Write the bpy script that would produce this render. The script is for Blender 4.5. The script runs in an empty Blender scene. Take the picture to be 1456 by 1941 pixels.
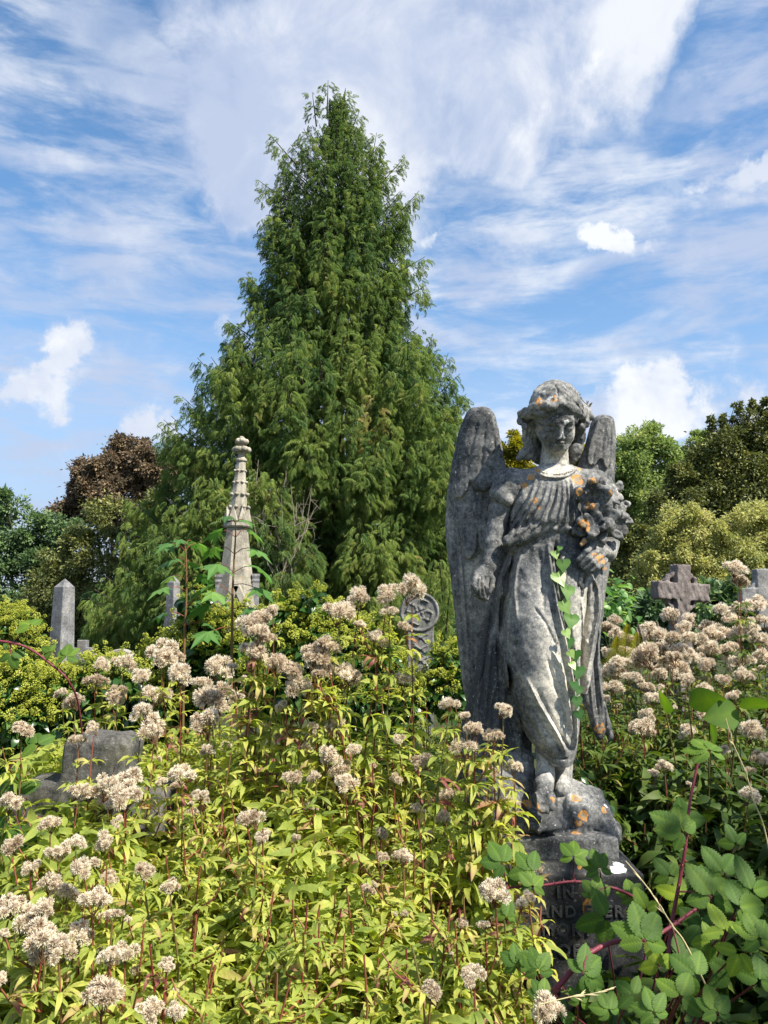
import bpy, math, random
import numpy as np
from mathutils import Vector

# ------------------------------------------------------------------ camera, sky, sun
scene = bpy.context.scene
COL = scene.collection
F = 1493.0                      # focal length in photo pixels (photo 1456 x 1941)
PITCH = math.radians(6.9)
EYE = 1.6
cam_data = bpy.data.cameras.new('camera'); cam = bpy.data.objects.new('camera', cam_data)
COL.objects.link(cam); scene.camera = cam
cam.location = (0, 0, EYE); cam.rotation_euler = (math.pi/2 + PITCH, 0, 0)
cam_data.sensor_width = 36; cam_data.lens = F/1941*36; cam_data.clip_start = 0.05; cam_data.clip_end = 3000
scene.view_settings.view_transform = 'Standard'; scene.view_settings.look = 'None'
scene.view_settings.exposure = 1.32; scene.view_settings.gamma = 1

def P(px, py, Y):
    """world point seen at photo pixel px,py and lying at distance Y ahead"""
    a = (px-728)/F; u = (970.5-py)/F
    fy = math.cos(PITCH)-u*math.sin(PITCH); fz = math.sin(PITCH)+u*math.cos(PITCH)
    s = Y/fy
    return np.array([a*s, Y, EYE+fz*s])

SUN = Vector((0.53, -0.36, 0.77)).normalized()
sun_el = math.asin(SUN.z); sun_az = math.atan2(SUN.x, SUN.y)
sd = bpy.data.lights.new('sun', 'SUN'); sd.energy = 4.0; sd.angle = math.radians(0.6); sd.color = (1.0, 0.93, 0.80)
so = bpy.data.objects.new('sun', sd); COL.objects.link(so); so.rotation_euler = SUN.to_track_quat('Z', 'Y').to_euler()

world = bpy.data.worlds.new('World'); scene.world = world; world.use_nodes = True
wt = world.node_tree; wt.nodes.clear()
def N(t, kind, **kw):
    n = t.nodes.new(kind)
    for k, v in kw.items():
        if k.startswith('i_'):
            n.inputs[k[2:].replace('_', ' ')].default_value = v
        else: setattr(n, k, v)
    return n
def build_world():
    t = wt; L = t.links.new
    out = N(t, 'ShaderNodeOutputWorld'); bg = N(t, 'ShaderNodeBackground'); bg.inputs['Strength'].default_value = 0.1
    sky = N(t, 'ShaderNodeTexSky', sky_type='NISHITA', sun_disc=False, sun_elevation=sun_el, sun_rotation=sun_az)
    sky.air_density = 1.0; sky.dust_density = 0.35; sky.ozone_density = 2.2
    tc = N(t, 'ShaderNodeTexCoord')
    def math_(op, a, b=None, c=None, clamp=False):
        n = N(t, 'ShaderNodeMath', operation=op, use_clamp=clamp)
        for i, v in enumerate((a, b, c)):
            if v is None: continue
            if isinstance(v, (int, float)): n.inputs[i].default_value = v
            else: L(v, n.inputs[i])
        return n.outputs[0]
    def smooth(v, lo, hi):
        n = N(t, 'ShaderNodeMapRange', interpolation_type='SMOOTHSTEP'); L(v, n.inputs['Value'])
        n.inputs['From Min'].default_value = lo; n.inputs['From Max'].default_value = hi
        return n.outputs['Result']
    nrm = N(t, 'ShaderNodeVectorMath', operation='NORMALIZE'); L(tc.outputs['Generated'], nrm.inputs[0]); D = nrm.outputs[0]
    def noise(scale, detail, rough, dist=0, vec=D, off=(0, 0, 0), sc=(1, 1, 1)):
        m = N(t, 'ShaderNodeMapping'); L(vec, m.inputs[0]); m.inputs['Location'].default_value = off; m.inputs['Scale'].default_value = sc
        n = N(t, 'ShaderNodeTexNoise'); L(m.outputs[0], n.inputs['Vector'])
        n.inputs['Scale'].default_value = scale; n.inputs['Detail'].default_value = detail
        n.inputs['Roughness'].default_value = rough; n.inputs['Distortion'].default_value = dist
        return n.outputs['Fac']
    # warped direction for ragged cloud edges
    wn = N(t, 'ShaderNodeTexNoise'); L(D, wn.inputs['Vector']); wn.inputs['Scale'].default_value = 9; wn.inputs['Detail'].default_value = 7; wn.inputs['Roughness'].default_value = 0.62
    sb = N(t, 'ShaderNodeVectorMath', operation='SUBTRACT'); L(wn.outputs['Color'], sb.inputs[0]); sb.inputs[1].default_value = (0.5, 0.5, 0.5)
    sc = N(t, 'ShaderNodeVectorMath', operation='SCALE'); L(sb.outputs[0], sc.inputs[0]); sc.inputs['Scale'].default_value = 0.16
    ad = N(t, 'ShaderNodeVectorMath', operation='ADD'); L(D, ad.inputs[0]); L(sc.outputs[0], ad.inputs[1]); W = ad.outputs[0]
    def blobs(lst):
        tot = None
        for px, py, r, amp in lst:
            d = P(px, py, 1.0)-np.array([0, 0, EYE]); d = d/np.linalg.norm(d)
            dn = N(t, 'ShaderNodeVectorMath', operation='DISTANCE'); L(W, dn.inputs[0]); dn.inputs[1].default_value = tuple(d)
            mr = N(t, 'ShaderNodeMapRange', interpolation_type='SMOOTHSTEP'); L(dn.outputs['Value'], mr.inputs['Value'])
            mr.inputs['From Min'].default_value = 0; mr.inputs['From Max'].default_value = r/F
            mr.inputs['To Min'].default_value = amp; mr.inputs['To Max'].default_value = 0
            tot = mr.outputs[0] if tot is None else math_('ADD', tot, mr.outputs[0])
        return tot
    # the large cloud bank above the tree and the small cumulus puffs
    bank = blobs([(520, 60, 300, .9), (640, 180, 330, .9), (460, 280, 230, .7), (800, 90, 330, .9), (920, 190, 260, .75), (1060, 60, 300, .9),
                  (1200, 20, 190, .8), (880, 10, 330, .7), (500, 430, 140, .9), (1300, 10, 90, .6), (330, 160, 240, .45), (470, 350, 130, .6), (780, 470, 110, .7)])
    puff = blobs([(135, 660, 95, 1.1), (90, 700, 70, .6), (30, 745, 75, 1.1), (125, 765, 60, .9), (270, 822, 95, 1.1), (425, 595, 75, .9), (910, 480, 85, 1.0), (800, 470, 60, .8),
                  (1110, 150, 55, 1), (990, 225, 80, .9), (1140, 450, 75, 1), (1200, 460, 70, .9), (1270, 445, 50, .9), (1400, 365, 110, 1.0), (1440, 280, 60, .8), (1225, 770, 110, 1.1), (1290, 790, 70, .8),
                  (1400, 800, 90, .8), (1380, 670, 150, .55), (505, 440, 60, .6)])
    n_fine = noise(7, 8, .60, .4)
    n_soft = noise(4.2, 9, .56, .15, off=(.3, .2, .9))
    n_big = noise(2.6, 5, .5, .3, off=(3.1, 0, 1.2))
    # high wispy layer, stretched sideways
    n_cir = noise(5.5, 9, .60, .35, off=(1.7, .4, 2.0), sc=(1.0, 1.2, 4.2))
    n_cir2 = noise(16, 7, .62, .4, off=(.7, .9, .3), sc=(1.0, 1.0, 3.0))
    cir = math_('ADD', math_('MULTIPLY', n_cir, .8), math_('MULTIPLY', n_cir2, .2))
    cirm = math_('MULTIPLY', smooth(cir, .38, .62), .90)
    b = smooth(math_('ADD', math_('ADD', math_('MULTIPLY', math_('MINIMUM', bank, 1.3), .27), math_('MULTIPLY', math_('SUBTRACT', n_fine, .5), .35)), n_soft), .56, .88)
    p = smooth(math_('ADD', math_('MULTIPLY', math_('MINIMUM', puff, 1.0), .50), math_('ADD', math_('MULTIPLY', n_fine, .8), math_('MULTIPLY', n_cir2, .2))), .66, .98)
    # clear blue gaps where the photo has them
    clear = blobs([(1250, 200, 130, .7), (1310, 90, 110, .6), (900, 310, 170, .45), (1180, 560, 190, .35), (160, 60, 170, .4), (330, 600, 150, .3), (60, 560, 160, .3), (1000, 660, 150, .25)])
    cirm = math_('MULTIPLY', cirm, math_('SUBTRACT', 1, clear, clamp=True), clamp=True)
    sepz = N(t, 'ShaderNodeSeparateXYZ'); L(D, sepz.inputs[0])
    low = smooth(sepz.outputs['Z'], .36, .0)
    low = math_('MULTIPLY', low, .5)
    mask = math_('MAXIMUM', math_('MAXIMUM', b, p), math_('MAXIMUM', cirm, math_('MULTIPLY', low, smooth(n_big, .2, .7))), clamp=True)
    mask = math_('MULTIPLY', mask, .96)
    # cloud brightness: brighter where thick puffs, greyer in the bank
    tint = N(t, 'ShaderNodeMix', data_type='RGBA')
    tint.inputs['A'].default_value = (2.25, 2.6, 3.4, 1); tint.inputs['B'].default_value = (4.0, 4.1, 4.25, 1)
    br = math_('ADD', math_('MULTIPLY', smooth(math_('ADD', math_('MULTIPLY', n_fine, .6), math_('MULTIPLY', n_big, .4)), .44, .62), .85), math_('MULTIPLY', p, .45), clamp=True)
    L(br, tint.inputs['Factor'])
    sat = N(t, 'ShaderNodeHueSaturation'); sat.inputs['Hue'].default_value = 0.496; sat.inputs['Saturation'].default_value = 1.14; sat.inputs['Value'].default_value = .86; L(sky.outputs[0], sat.inputs['Color'])
    hz = N(t, 'ShaderNodeMix', data_type='RGBA'); L(math_('MULTIPLY', smooth(sepz.outputs['Z'], .45, .02), .9), hz.inputs['Factor']); L(sat.outputs[0], hz.inputs['A']); hz.inputs['B'].default_value = (1.75, 2.3, 3.3, 1); sat = hz
    mix = N(t, 'ShaderNodeMix', data_type='RGBA'); L(mask, mix.inputs['Factor']); L(sat.outputs['Result'], mix.inputs['A']); L(tint.outputs['Result'], mix.inputs['B'])
    L(mix.outputs['Result'], bg.inputs['Color']); L(bg.outputs[0], out.inputs[0])
build_world()

# ------------------------------------------------------------------ helpers
rng = np.random.default_rng(7)
random.seed(7)

def tag(o, label=None, cat=None, group=None, kind=None):
    if label: o['label'] = label
    if cat: o['category'] = cat
    if group: o['group'] = group
    if kind: o['kind'] = kind
    return o
def thing(name, loc, label, cat, group=None):
    o = bpy.data.objects.new(name, None); COL.objects.link(o); o.location = [float(v) for v in loc]; o.empty_display_size = .1
    return tag(o, label, cat, group)
def link_mesh(name, me, parent=None, world=True):
    o = bpy.data.objects.new(name, me); COL.objects.link(o)
    if parent is not None:
        o.parent = parent
        if world: o.location = -parent.location
    return o
def make_mesh(name, V, Fs, mat, smooth=True, attrs=None):
    """V (n,3); Fs list of (m,k) index arrays"""
    me = bpy.data.meshes.new(name)
    V = np.asarray(V, dtype=np.float32); Fs = [np.asarray(f, dtype=np.int32) for f in Fs if len(f)]
    me.vertices.add(len(V)); me.vertices.foreach_set('co', V.ravel())
    loops = np.concatenate([f.ravel() for f in Fs]); cnt = np.concatenate([np.full(len(f), f.shape[1], dtype=np.int32) for f in Fs])
    st = np.zeros(len(cnt), dtype=np.int32); st[1:] = np.cumsum(cnt)[:-1]
    me.loops.add(len(loops)); me.loops.foreach_set('vertex_index', loops)
    me.polygons.add(len(cnt)); me.polygons.foreach_set('loop_start', st)
    me.update(calc_edges=True)
    me.polygons.foreach_set('use_smooth', np.full(len(cnt), bool(smooth)))
    for k, a in (attrs or {}).items():
        at = me.attributes.new(k, 'FLOAT', 'POINT'); at.data.foreach_set('value', np.asarray(a, dtype=np.float32))
    if mat is not None: me.materials.append(mat)
    me.validate()
    return me
def part(name, V, Fs, mat, parent=None, smooth=True, attrs=None, world=True):
    return link_mesh(name, make_mesh(name, V, Fs, mat, smooth, attrs), parent, world)

class Geo:
    """collects shapes into one mesh; t = per vertex tint"""
    def __init__(s): s.V = []; s.Q = []; s.T = []; s.A = []; s.n = 0
    def add(s, V, Q=None, T=None, tint=0.5):
        V = np.asarray(V, float).reshape(-1, 3)
        if Q is not None and len(Q): s.Q.append(np.asarray(Q)+s.n)
        if T is not None and len(T): s.T.append(np.asarray(T)+s.n)
        s.V.append(V); s.A.append(np.broadcast_to(np.asarray(tint, float), (len(V),)).copy()); s.n += len(V)
    def tube(s, pts, r, seg=6, tint=0.5, cap=True):
        pts = np.asarray(pts, float); n = len(pts); r = np.broadcast_to(np.asarray(r, float), (n,))
        T = np.gradient(pts, axis=0); T /= np.linalg.norm(T, axis=1, keepdims=True)+1e-9
        up = np.array([0, 0, 1.0]) if abs(T[0][2]) < .9 else np.array([1.0, 0, 0])
        a = np.cross(T, up); a /= np.linalg.norm(a, axis=1, keepdims=True)+1e-9; b = np.cross(T, a)
        th = np.linspace(0, 2*math.pi, seg, endpoint=False)
        V = pts[:, None]+r[:, None, None]*(np.cos(th)[None, :, None]*a[:, None]+np.sin(th)[None, :, None]*b[:, None])
        i = np.arange(n-1)[:, None]*seg; j = np.arange(seg)[None]; k = (j+1) % seg
        Q = np.stack([i+j, i+k, i+seg+k, i+seg+j], -1).reshape(-1, 4)[:, ::-1]
        s.add(V.reshape(-1, 3), Q, None, tint)
        if cap:
            for e, base in ((pts[0], 0), (pts[-1], (n-1)*seg)):
                Vc = np.vstack([V.reshape(-1, 3)[base:base+seg], e[None]])
                s.add(Vc, None, [(q, (q+1) % seg, seg) for q in range(seg)], tint)
    def inst(s, proto, M, O, tint):
        """proto=(V,Q,T,pt) placed with matrices M (n,3,3) and offsets O (n,3)"""
        V, Q, T, pt = proto; n = len(O); v = len(V)
        W = np.einsum('nij,vj->nvi', M, V)+O[:, None]
        off = (np.arange(n)*v)[:, None, None]
        A = (np.asarray(tint).reshape(-1, 1)+pt[None]).ravel()
        s.add(W.reshape(-1, 3), (Q[None]+off).reshape(-1, Q.shape[1]) if Q is not None and len(Q) else None,
              (T[None]+off).reshape(-1, 3) if T is not None and len(T) else None, 0)
        s.A[-1] = A
    def build(s, name, mat, parent=None, smooth=True, world=True):
        V = np.concatenate(s.V); Fs = []
        if s.Q: Fs.append(np.concatenate(s.Q))
        if s.T: Fs.append(np.concatenate(s.T))
        return part(name, V, Fs, mat, parent, smooth, {'tint': np.concatenate(s.A)}, world)
    def mesh(s, name, mat, smooth=True):
        V = np.concatenate(s.V); Fs = []
        if s.Q: Fs.append(np.concatenate(s.Q))
        if s.T: Fs.append(np.concatenate(s.T))
        return make_mesh(name, V, Fs, mat, smooth, {'tint': np.concatenate(s.A)})

def frames(d, roll=None, up=(0, 0, 1)):
    """matrices whose columns are side, forward(d), normal"""
    d = np.asarray(d, float).reshape(-1, 3); d = d/(np.linalg.norm(d, axis=1, keepdims=True)+1e-9)
    up = np.broadcast_to(np.asarray(up, float), d.shape)+1e-4*np.array([.3, .7, 0])
    s = np.cross(d, up); s /= np.linalg.norm(s, axis=1, keepdims=True)+1e-9
    n = np.cross(s, d)
    if roll is not None:
        c = np.cos(roll)[:, None]; q = np.sin(roll)[:, None]
        s, n = c*s+q*n, -q*s+c*n
    return np.stack([s, d, n], -1)

# ------------------------------------------------------------------ materials
def new_mat(name):
    m = bpy.data.materials.new(name); m.use_nodes = True
    t = m.node_tree; t.nodes.clear()
    return m, t, t.links.new
def ramp_node(t, stops, fac=None, interp='LINEAR'):
    r = N(t, 'ShaderNodeValToRGB'); cr = r.color_ramp; cr.interpolation = interp
    while len(cr.elements) > 1: cr.elements.remove(cr.elements[-1])
    cr.elements[0].position = stops[0][0]; cr.elements[0].color = (*stops[0][1], 1)
    for p, c in stops[1:]:
        e = cr.elements.new(p); e.color = (*c, 1)
    if fac is not None: t.links.new(fac, r.inputs[0])
    return r.outputs[0]
def leaf_mat(name, stops, rough=.5, trans=.35, spec=.3, nscale=6., namt=.25, bump=0.0, tsat=1.15):
    m, t, L = new_mat(name)
    out = N(t, 'ShaderNodeOutputMaterial'); at = N(t, 'ShaderNodeAttribute', attribute_name='tint')
    geo = N(t, 'ShaderNodeNewGeometry')
    no = N(t, 'ShaderNodeTexNoise'); L(geo.outputs['Position'], no.inputs['Vector']); no.inputs['Scale'].default_value = nscale; no.inputs['Detail'].default_value = 4
    a = N(t, 'ShaderNodeMath', operation='MULTIPLY_ADD'); L(no.outputs['Fac'], a.inputs[0]); a.inputs[1].default_value = namt*2; a.inputs[2].default_value = -namt
    b = N(t, 'ShaderNodeMath', operation='ADD', use_clamp=True); L(a.outputs[0], b.inputs[0]); L(at.outputs['Fac'], b.inputs[1])
    col = ramp_node(t, stops, b.outputs[0])
    pr = N(t, 'ShaderNodeBsdfPrincipled'); L(col, pr.inputs['Base Color']); pr.inputs['Roughness'].default_value = rough
    pr.inputs['Specular IOR Level'].default_value = spec
    tr = N(t, 'ShaderNodeBsdfTranslucent'); hs = N(t, 'ShaderNodeHueSaturation'); L(col, hs.inputs['Color']); hs.inputs['Saturation'].default_value = tsat; hs.inputs['Value'].default_value = 1.5; hs.inputs['Hue'].default_value = .493
    L(hs.outputs[0], tr.inputs['Color'])
    mx = N(t, 'ShaderNodeMixShader'); mx.inputs[0].default_value = trans; L(pr.outputs[0], mx.inputs[1]); L(tr.outputs[0], mx.inputs[2])
    if bump:
        bn = N(t, 'ShaderNodeTexNoise'); L(geo.outputs['Position'], bn.inputs['Vector']); bn.inputs['Scale'].default_value = 90; bn.inputs['Detail'].default_value = 3
        bp = N(t, 'ShaderNodeBump'); bp.inputs['Strength'].default_value = bump; bp.inputs['Distance'].default_value = .01; L(bn.outputs['Fac'], bp.inputs['Height']); L(bp.outputs[0], pr.inputs['Normal'])
    L(mx.outputs[0], out.inputs[0])
    return m
def plain_mat(name, stops, rough=.85, nscale=20., namt=.3, bump=.3, bscale=None, spec=.25, bdist=.01, detail=6):
    m, t, L = new_mat(name)
    out = N(t, 'ShaderNodeOutputMaterial'); at = N(t, 'ShaderNodeAttribute', attribute_name='tint'); geo = N(t, 'ShaderNodeNewGeometry')
    no = N(t, 'ShaderNodeTexNoise'); L(geo.outputs['Position'], no.inputs['Vector']); no.inputs['Scale'].default_value = nscale; no.inputs['Detail'].default_value = detail; no.inputs['Roughness'].default_value = .65
    a = N(t, 'ShaderNodeMath', operation='MULTIPLY_ADD'); L(no.outputs['Fac'], a.inputs[0]); a.inputs[1].default_value = namt*2; a.inputs[2].default_value = -namt
    b = N(t, 'ShaderNodeMath', operation='ADD', use_clamp=True); L(a.outputs[0], b.inputs[0]); L(at.outputs['Fac'], b.inputs[1])
    col = ramp_node(t, stops, b.outputs[0])
    pr = N(t, 'ShaderNodeBsdfPrincipled'); L(col, pr.inputs['Base Color']); pr.inputs['Roughness'].default_value = rough; pr.inputs['Specular IOR Level'].default_value = spec
    bn = N(t, 'ShaderNodeTexNoise'); L(geo.outputs['Position'], bn.inputs['Vector']); bn.inputs['Scale'].default_value = bscale or nscale*3; bn.inputs['Detail'].default_value = 5
    bp = N(t, 'ShaderNodeBump'); bp.inputs['Strength'].default_value = bump; bp.inputs['Distance'].default_value = bdist; L(bn.outputs['Fac'], bp.inputs['Height']); L(bp.outputs[0], pr.inputs['Normal'])
    L(pr.outputs[0], out.inputs[0])
    return m
def stone_mat(name, dark, mid, pale, lichen=(), scale=1.0, speck=.5, moss=0.0, bump=.5, rough=.9, white=(), yellow=0.0):
    """weathered stone; attribute 'tint' 0..1 = how pale; lichen = [(point, radius)]"""
    m, t, L = new_mat(name)
    out = N(t, 'ShaderNodeOutputMaterial'); at = N(t, 'ShaderNodeAttribute', attribute_name='tint'); geo = N(t, 'ShaderNodeNewGeometry'); pos = geo.outputs['Position']
    def noise(s, d=6, r=.6, vec=pos, sc=None):
        if sc:
            mp = N(t, 'ShaderNodeMapping'); L(vec, mp.inputs[0]); mp.inputs['Scale'].default_value = sc; vec = mp.outputs[0]
        n = N(t, 'ShaderNodeTexNoise'); L(vec, n.inputs['Vector']); n.inputs['Scale'].default_value = s*scale; n.inputs['Detail'].default_value = d; n.inputs['Roughness'].default_value = r
        return n
    def math_(op, a, b=None, c=None, clamp=False):
        n = N(t, 'ShaderNodeMath', operation=op, use_clamp=clamp)
        for i, v in enumerate((a, b, c)):
            if v is None: continue
            if isinstance(v, (int, float)): n.inputs[i].default_value = v
            else: L(v, n.inputs[i])
        return n.outputs[0]
    def sm(v, lo, hi, a=0., b=1.):
        n = N(t, 'ShaderNodeMapRange', interpolation_type='SMOOTHSTEP'); L(v, n.inputs['Value']); n.inputs['From Min'].default_value = lo; n.inputs['From Max'].default_value = hi
        n.inputs['To Min'].default_value = a; n.inputs['To Max'].default_value = b
        return n.outputs[0]
    n1 = noise(9, 8, .62).outputs['Fac']; n2 = noise(55, 6, .75).outputs['Fac']; n3 = noise(5, 5, .6, sc=(1, 1, .28)).outputs['Fac']
    w = math_('ADD', math_('MULTIPLY', math_('SUBTRACT', n1, .5), 1.5), math_('MULTIPLY', math_('SUBTRACT', n2, .5), 1.6))
    w = math_('ADD', w, math_('MULTIPLY', math_('SUBTRACT', n3, .5), .9))
    w = math_('ADD', w, at.outputs['Fac'], clamp=True)
    col = ramp_node(t, [(0, dark), (.45, mid), (1, pale)], w)
    # fine crystalline specks
    n4 = noise(170, 3, .7).outputs['Fac']; n8 = noise(85, 2, .6).outputs['Fac']
    sp = math_('MULTIPLY', math_('MAXIMUM', sm(n4, .62, .72), sm(n8, .66, .72)), speck)
    mx = N(t, 'ShaderNodeMix', data_type='RGBA'); L(sp, mx.inputs['Factor']); L(col, mx.inputs['A']); mx.inputs['B'].default_value = (.50, .49, .46, 1); col = mx.outputs['Result']
    n5 = noise(120, 4, .7).outputs['Fac']
    mx = N(t, 'ShaderNodeMix', data_type='RGBA'); L(math_('MULTIPLY', sm(n5, .52, .35), .45), mx.inputs['Factor']); L(col, mx.inputs['A']); mx.inputs['B'].default_value = (*[c*.35 for c in dark], 1); col = mx.outputs['Result']
    if moss:
        n6 = noise(6, 6, .6).outputs['Fac']
        mx = N(t, 'ShaderNodeMix', data_type='RGBA'); L(math_('MULTIPLY', sm(n6, .52, .7), moss), mx.inputs['Factor']); L(col, mx.inputs['A']); mx.inputs['B'].default_value = (.11, .105, .045, 1); col = mx.outputs['Result']
    if yellow:
        n7 = noise(11, 6, .65).outputs['Fac']
        mx = N(t, 'ShaderNodeMix', data_type='RGBA'); L(math_('MULTIPLY', sm(n7, .58, .75), yellow*.8), mx.inputs['Factor']); L(col, mx.inputs['A']); mx.inputs['B'].default_value = (.42, .25, .08, 1); col = mx.outputs['Result']
    if lichen or white:
        wn = noise(45, 4, .6); sb = N(t, 'ShaderNodeVectorMath', operation='SUBTRACT'); L(wn.outputs['Color'], sb.inputs[0]); sb.inputs[1].default_value = (.5,)*3
        scn = N(t, 'ShaderNodeVectorMath', operation='SCALE'); L(sb.outputs[0], scn.inputs[0]); scn.inputs['Scale'].default_value = .034
        ad = N(t, 'ShaderNodeVectorMath', operation='ADD'); L(pos, ad.inputs[0]); L(scn.outputs[0], ad.inputs[1]); wp = ad.outputs[0]
        def spots(lst):
            best = None
            for c, r in lst:
                dn = N(t, 'ShaderNodeVectorMath', operation='DISTANCE'); L(wp, dn.inputs[0]); dn.inputs[1].default_value = tuple(float(q) for q in c)
                v = math_('DIVIDE', dn.outputs['Value'], float(r))
                best = v if best is None else math_('MINIMUM', best, v)
            return best
        if lichen:
            v = spots(lichen); edge = sm(v, 1.05, .9)
            lc = ramp_node(t, [(0, (.26, .24, .19)), (.4, (.32, .25, .16)), (.62, (.52, .25, .07)), (.85, (.56, .23, .04)), (1, (.50, .27, .09))], v)
            mx = N(t, 'ShaderNodeMix', data_type='RGBA'); L(math_('MULTIPLY', edge, sm(noise(70, 5, .7).outputs['Fac'], .36, .52, .08, .95)), mx.inputs['Factor']); L(col, mx.inputs['A']); L(lc, mx.inputs['B']); col = mx.outputs['Result']
        if white:
            v = spots(white); edge = sm(v, 1.05, .92)
            mx = N(t, 'ShaderNodeMix', data_type='RGBA'); L(edge, mx.inputs['Factor']); L(col, mx.inputs['A']); mx.inputs['B'].default_value = (.68, .68, .67, 1); col = mx.outputs['Result']
    pr = N(t, 'ShaderNodeBsdfPrincipled'); L(col, pr.inputs['Base Color']); pr.inputs['Roughness'].default_value = rough; pr.inputs['Specular IOR Level'].default_value = .25
    h = math_('ADD', math_('MULTIPLY', n2, .6), math_('MULTIPLY', n4, .35))
    bp = N(t, 'ShaderNodeBump'); bp.inputs['Strength'].default_value = bump; bp.inputs['Distance'].default_value = .006/scale; L(h, bp.inputs['Height']); L(bp.outputs[0], pr.inputs['Normal'])
    L(pr.outputs[0], out.inputs[0])
    return m

# ------------------------------------------------------------------ carving volumes (one continuous surface per carved part)
class Vol:
    def __init__(s, lo, hi, h):
        s.lo = np.array(lo, float); s.h = h; n = np.ceil((np.array(hi)-s.lo)/h).astype(int)+1
        s.ax = [s.lo[i]+h*np.arange(n[i]) for i in range(3)]
        s.D = np.full(tuple(n), 1.0, dtype=np.float32)
    def sl(s, lo, hi):
        r = []
        for i in range(3):
            a = max(0, int(math.floor((lo[i]-s.lo[i])/s.h))); b = min(len(s.ax[i]), int(math.ceil((hi[i]-s.lo[i])/s.h))+1)
            if b <= a: return None
            r.append(slice(a, b))
        return tuple(r)
    def grids(s, sl): return s.ax[0][sl[0]][:, None, None], s.ax[1][sl[1]][None, :, None], s.ax[2][sl[2]][None, None, :]
    def apply(s, prim, k=.01, op='add', pad=0.0):
        fn, lo, hi = prim; p = 2.0*k+.012+pad
        sl = s.sl(np.array(lo)-p, np.array(hi)+p)
        if sl is None: return
        d = fn(*s.grids(sl)).astype(np.float32); A = s.D[sl]
        if op == 'add':
            h = np.clip(.5+.5*(A-d)/k, 0, 1); s.D[sl] = A*(1-h)+d*h-k*h*(1-h)
        else:
            d = -d; h = np.clip(.5-.5*(A-d)/k, 0, 1); s.D[sl] = A*(1-h)+d*h+k*h*(1-h)
    def add(s, prim, k=.01): s.apply(prim, k)
    def cut(s, prim, k=.01): s.apply(prim, k, 'cut')
    def stroke(s, pts, w, amp, yr=(-9, 9), taper=True):
        """raise (amp>0) or carve (amp<0) the surface along a polyline, pts are world points; acts for y within yr"""
        pts = np.array(pts, float); lo = pts.min(0)-3*w; hi = pts.max(0)+3*w; lo[1] = max(yr[0], s.ax[1][0]); hi[1] = min(yr[1], s.ax[1][-1])
        sl = s.sl(lo, hi)
        if sl is None: return
        X, Y, Z = s.grids(sl); X2 = X[:, 0, :]; Z2 = Z[0, :, :]
        best = np.full(np.broadcast(X2, Z2).shape, 9.0); wt_ = np.ones_like(best); n = len(pts)-1
        for i in range(n):
            a = pts[i][[0, 2]]; b = pts[i+1][[0, 2]]; e = b-a; L2 = e@e+1e-12
            tt = np.clip(((X2-a[0])*e[0]+(Z2-a[1])*e[1])/L2, 0, 1)
            d = np.hypot(X2-a[0]-tt*e[0], Z2-a[1]-tt*e[1]); g = (i+tt)/n
            tp = np.clip(np.minimum(g, 1-g)*7, 0, 1) if taper else 1
            m = d < best; wt_ = np.where(m, tp, wt_); best = np.minimum(best, d)
        s.D[sl] -= (amp*wt_*np.exp(-(best/w)**2))[:, None, :].astype(np.float32)
    def noise(s, amp, freq, seed=0):
        r = np.random.default_rng(seed); X, Y, Z = s.ax[0][:, None, None], s.ax[1][None, :, None], s.ax[2][None, None, :]
        for i in range(7):
            d = r.normal(size=3); d /= np.linalg.norm(d); f = freq*(1.0+.9*i*.5); ph = r.uniform(0, 6.28, 4)
            s.D += (amp/(1+.5*i)*np.sin(X*d[0]*f+ph[0]+1.3*np.sin(Y*f*.7+ph[3]))*np.sin(Y*d[1]*f+Z*d[2]*f+ph[1])).astype(np.float32)
    def mesh(s):
        D = s.D; D[0] = D[-1] = .01; D[:, 0] = D[:, -1] = .01; D[:, :, 0] = D[:, :, -1] = .01
        S = D < 0; c = np.zeros(tuple(q-1 for q in D.shape), np.int8)
        offs = [(i, j, k) for i in (0, 1) for j in (0, 1) for k in (0, 1)]
        nx, ny, nz = c.shape
        for o in offs: c += S[o[0]:o[0]+nx, o[1]:o[1]+ny, o[2]:o[2]+nz]
        idx = np.argwhere((c > 0) & (c < 8)); vid = np.full(c.shape, -1, np.int32); vid[tuple(idx.T)] = np.arange(len(idx))
        acc = np.zeros((len(idx), 3)); cnt = np.zeros(len(idx))
        for a in offs:
            for ax in range(3):
                if a[ax]: continue
                b = list(a); b[ax] = 1
                da = D[tuple((idx+a).T)]; db = D[tuple((idx+b).T)]; m = (da < 0) != (db < 0)
                tt = np.where(m, da/np.where(m, da-db, 1), 0); p = np.array(a)[None]+tt[:, None]*(np.array(b)-np.array(a))[None]
                acc += p*m[:, None]; cnt += m
        V = s.lo+s.h*(idx+acc/cnt[:, None])
        Fc = []
        for ax in range(3):
            u, v = (ax+1) % 3, (ax+2) % 3
            a = [slice(None)]*3; b = [slice(None)]*3; a[ax] = slice(0, -1); b[ax] = slice(1, None)
            A = S[tuple(a)]; B = S[tuple(b)]; E = np.argwhere(A != B)
            ok = (E[:, u] > 0) & (E[:, v] > 0) & (E[:, u] < D.shape[u]-1) & (E[:, v] < D.shape[v]-1); E = E[ok]
            ins = A[tuple(E.T)]
            q = []
            for du, dv in ((1, 1), (0, 1), (0, 0), (1, 0)):
                G = E.copy(); G[:, u] -= du; G[:, v] -= dv; q.append(vid[tuple(G.T)])
            Qd = np.stack(q, 1); Qd[~ins] = Qd[~ins][:, ::-1]; Fc.append(Qd)
        return V, np.concatenate(Fc)

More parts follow.
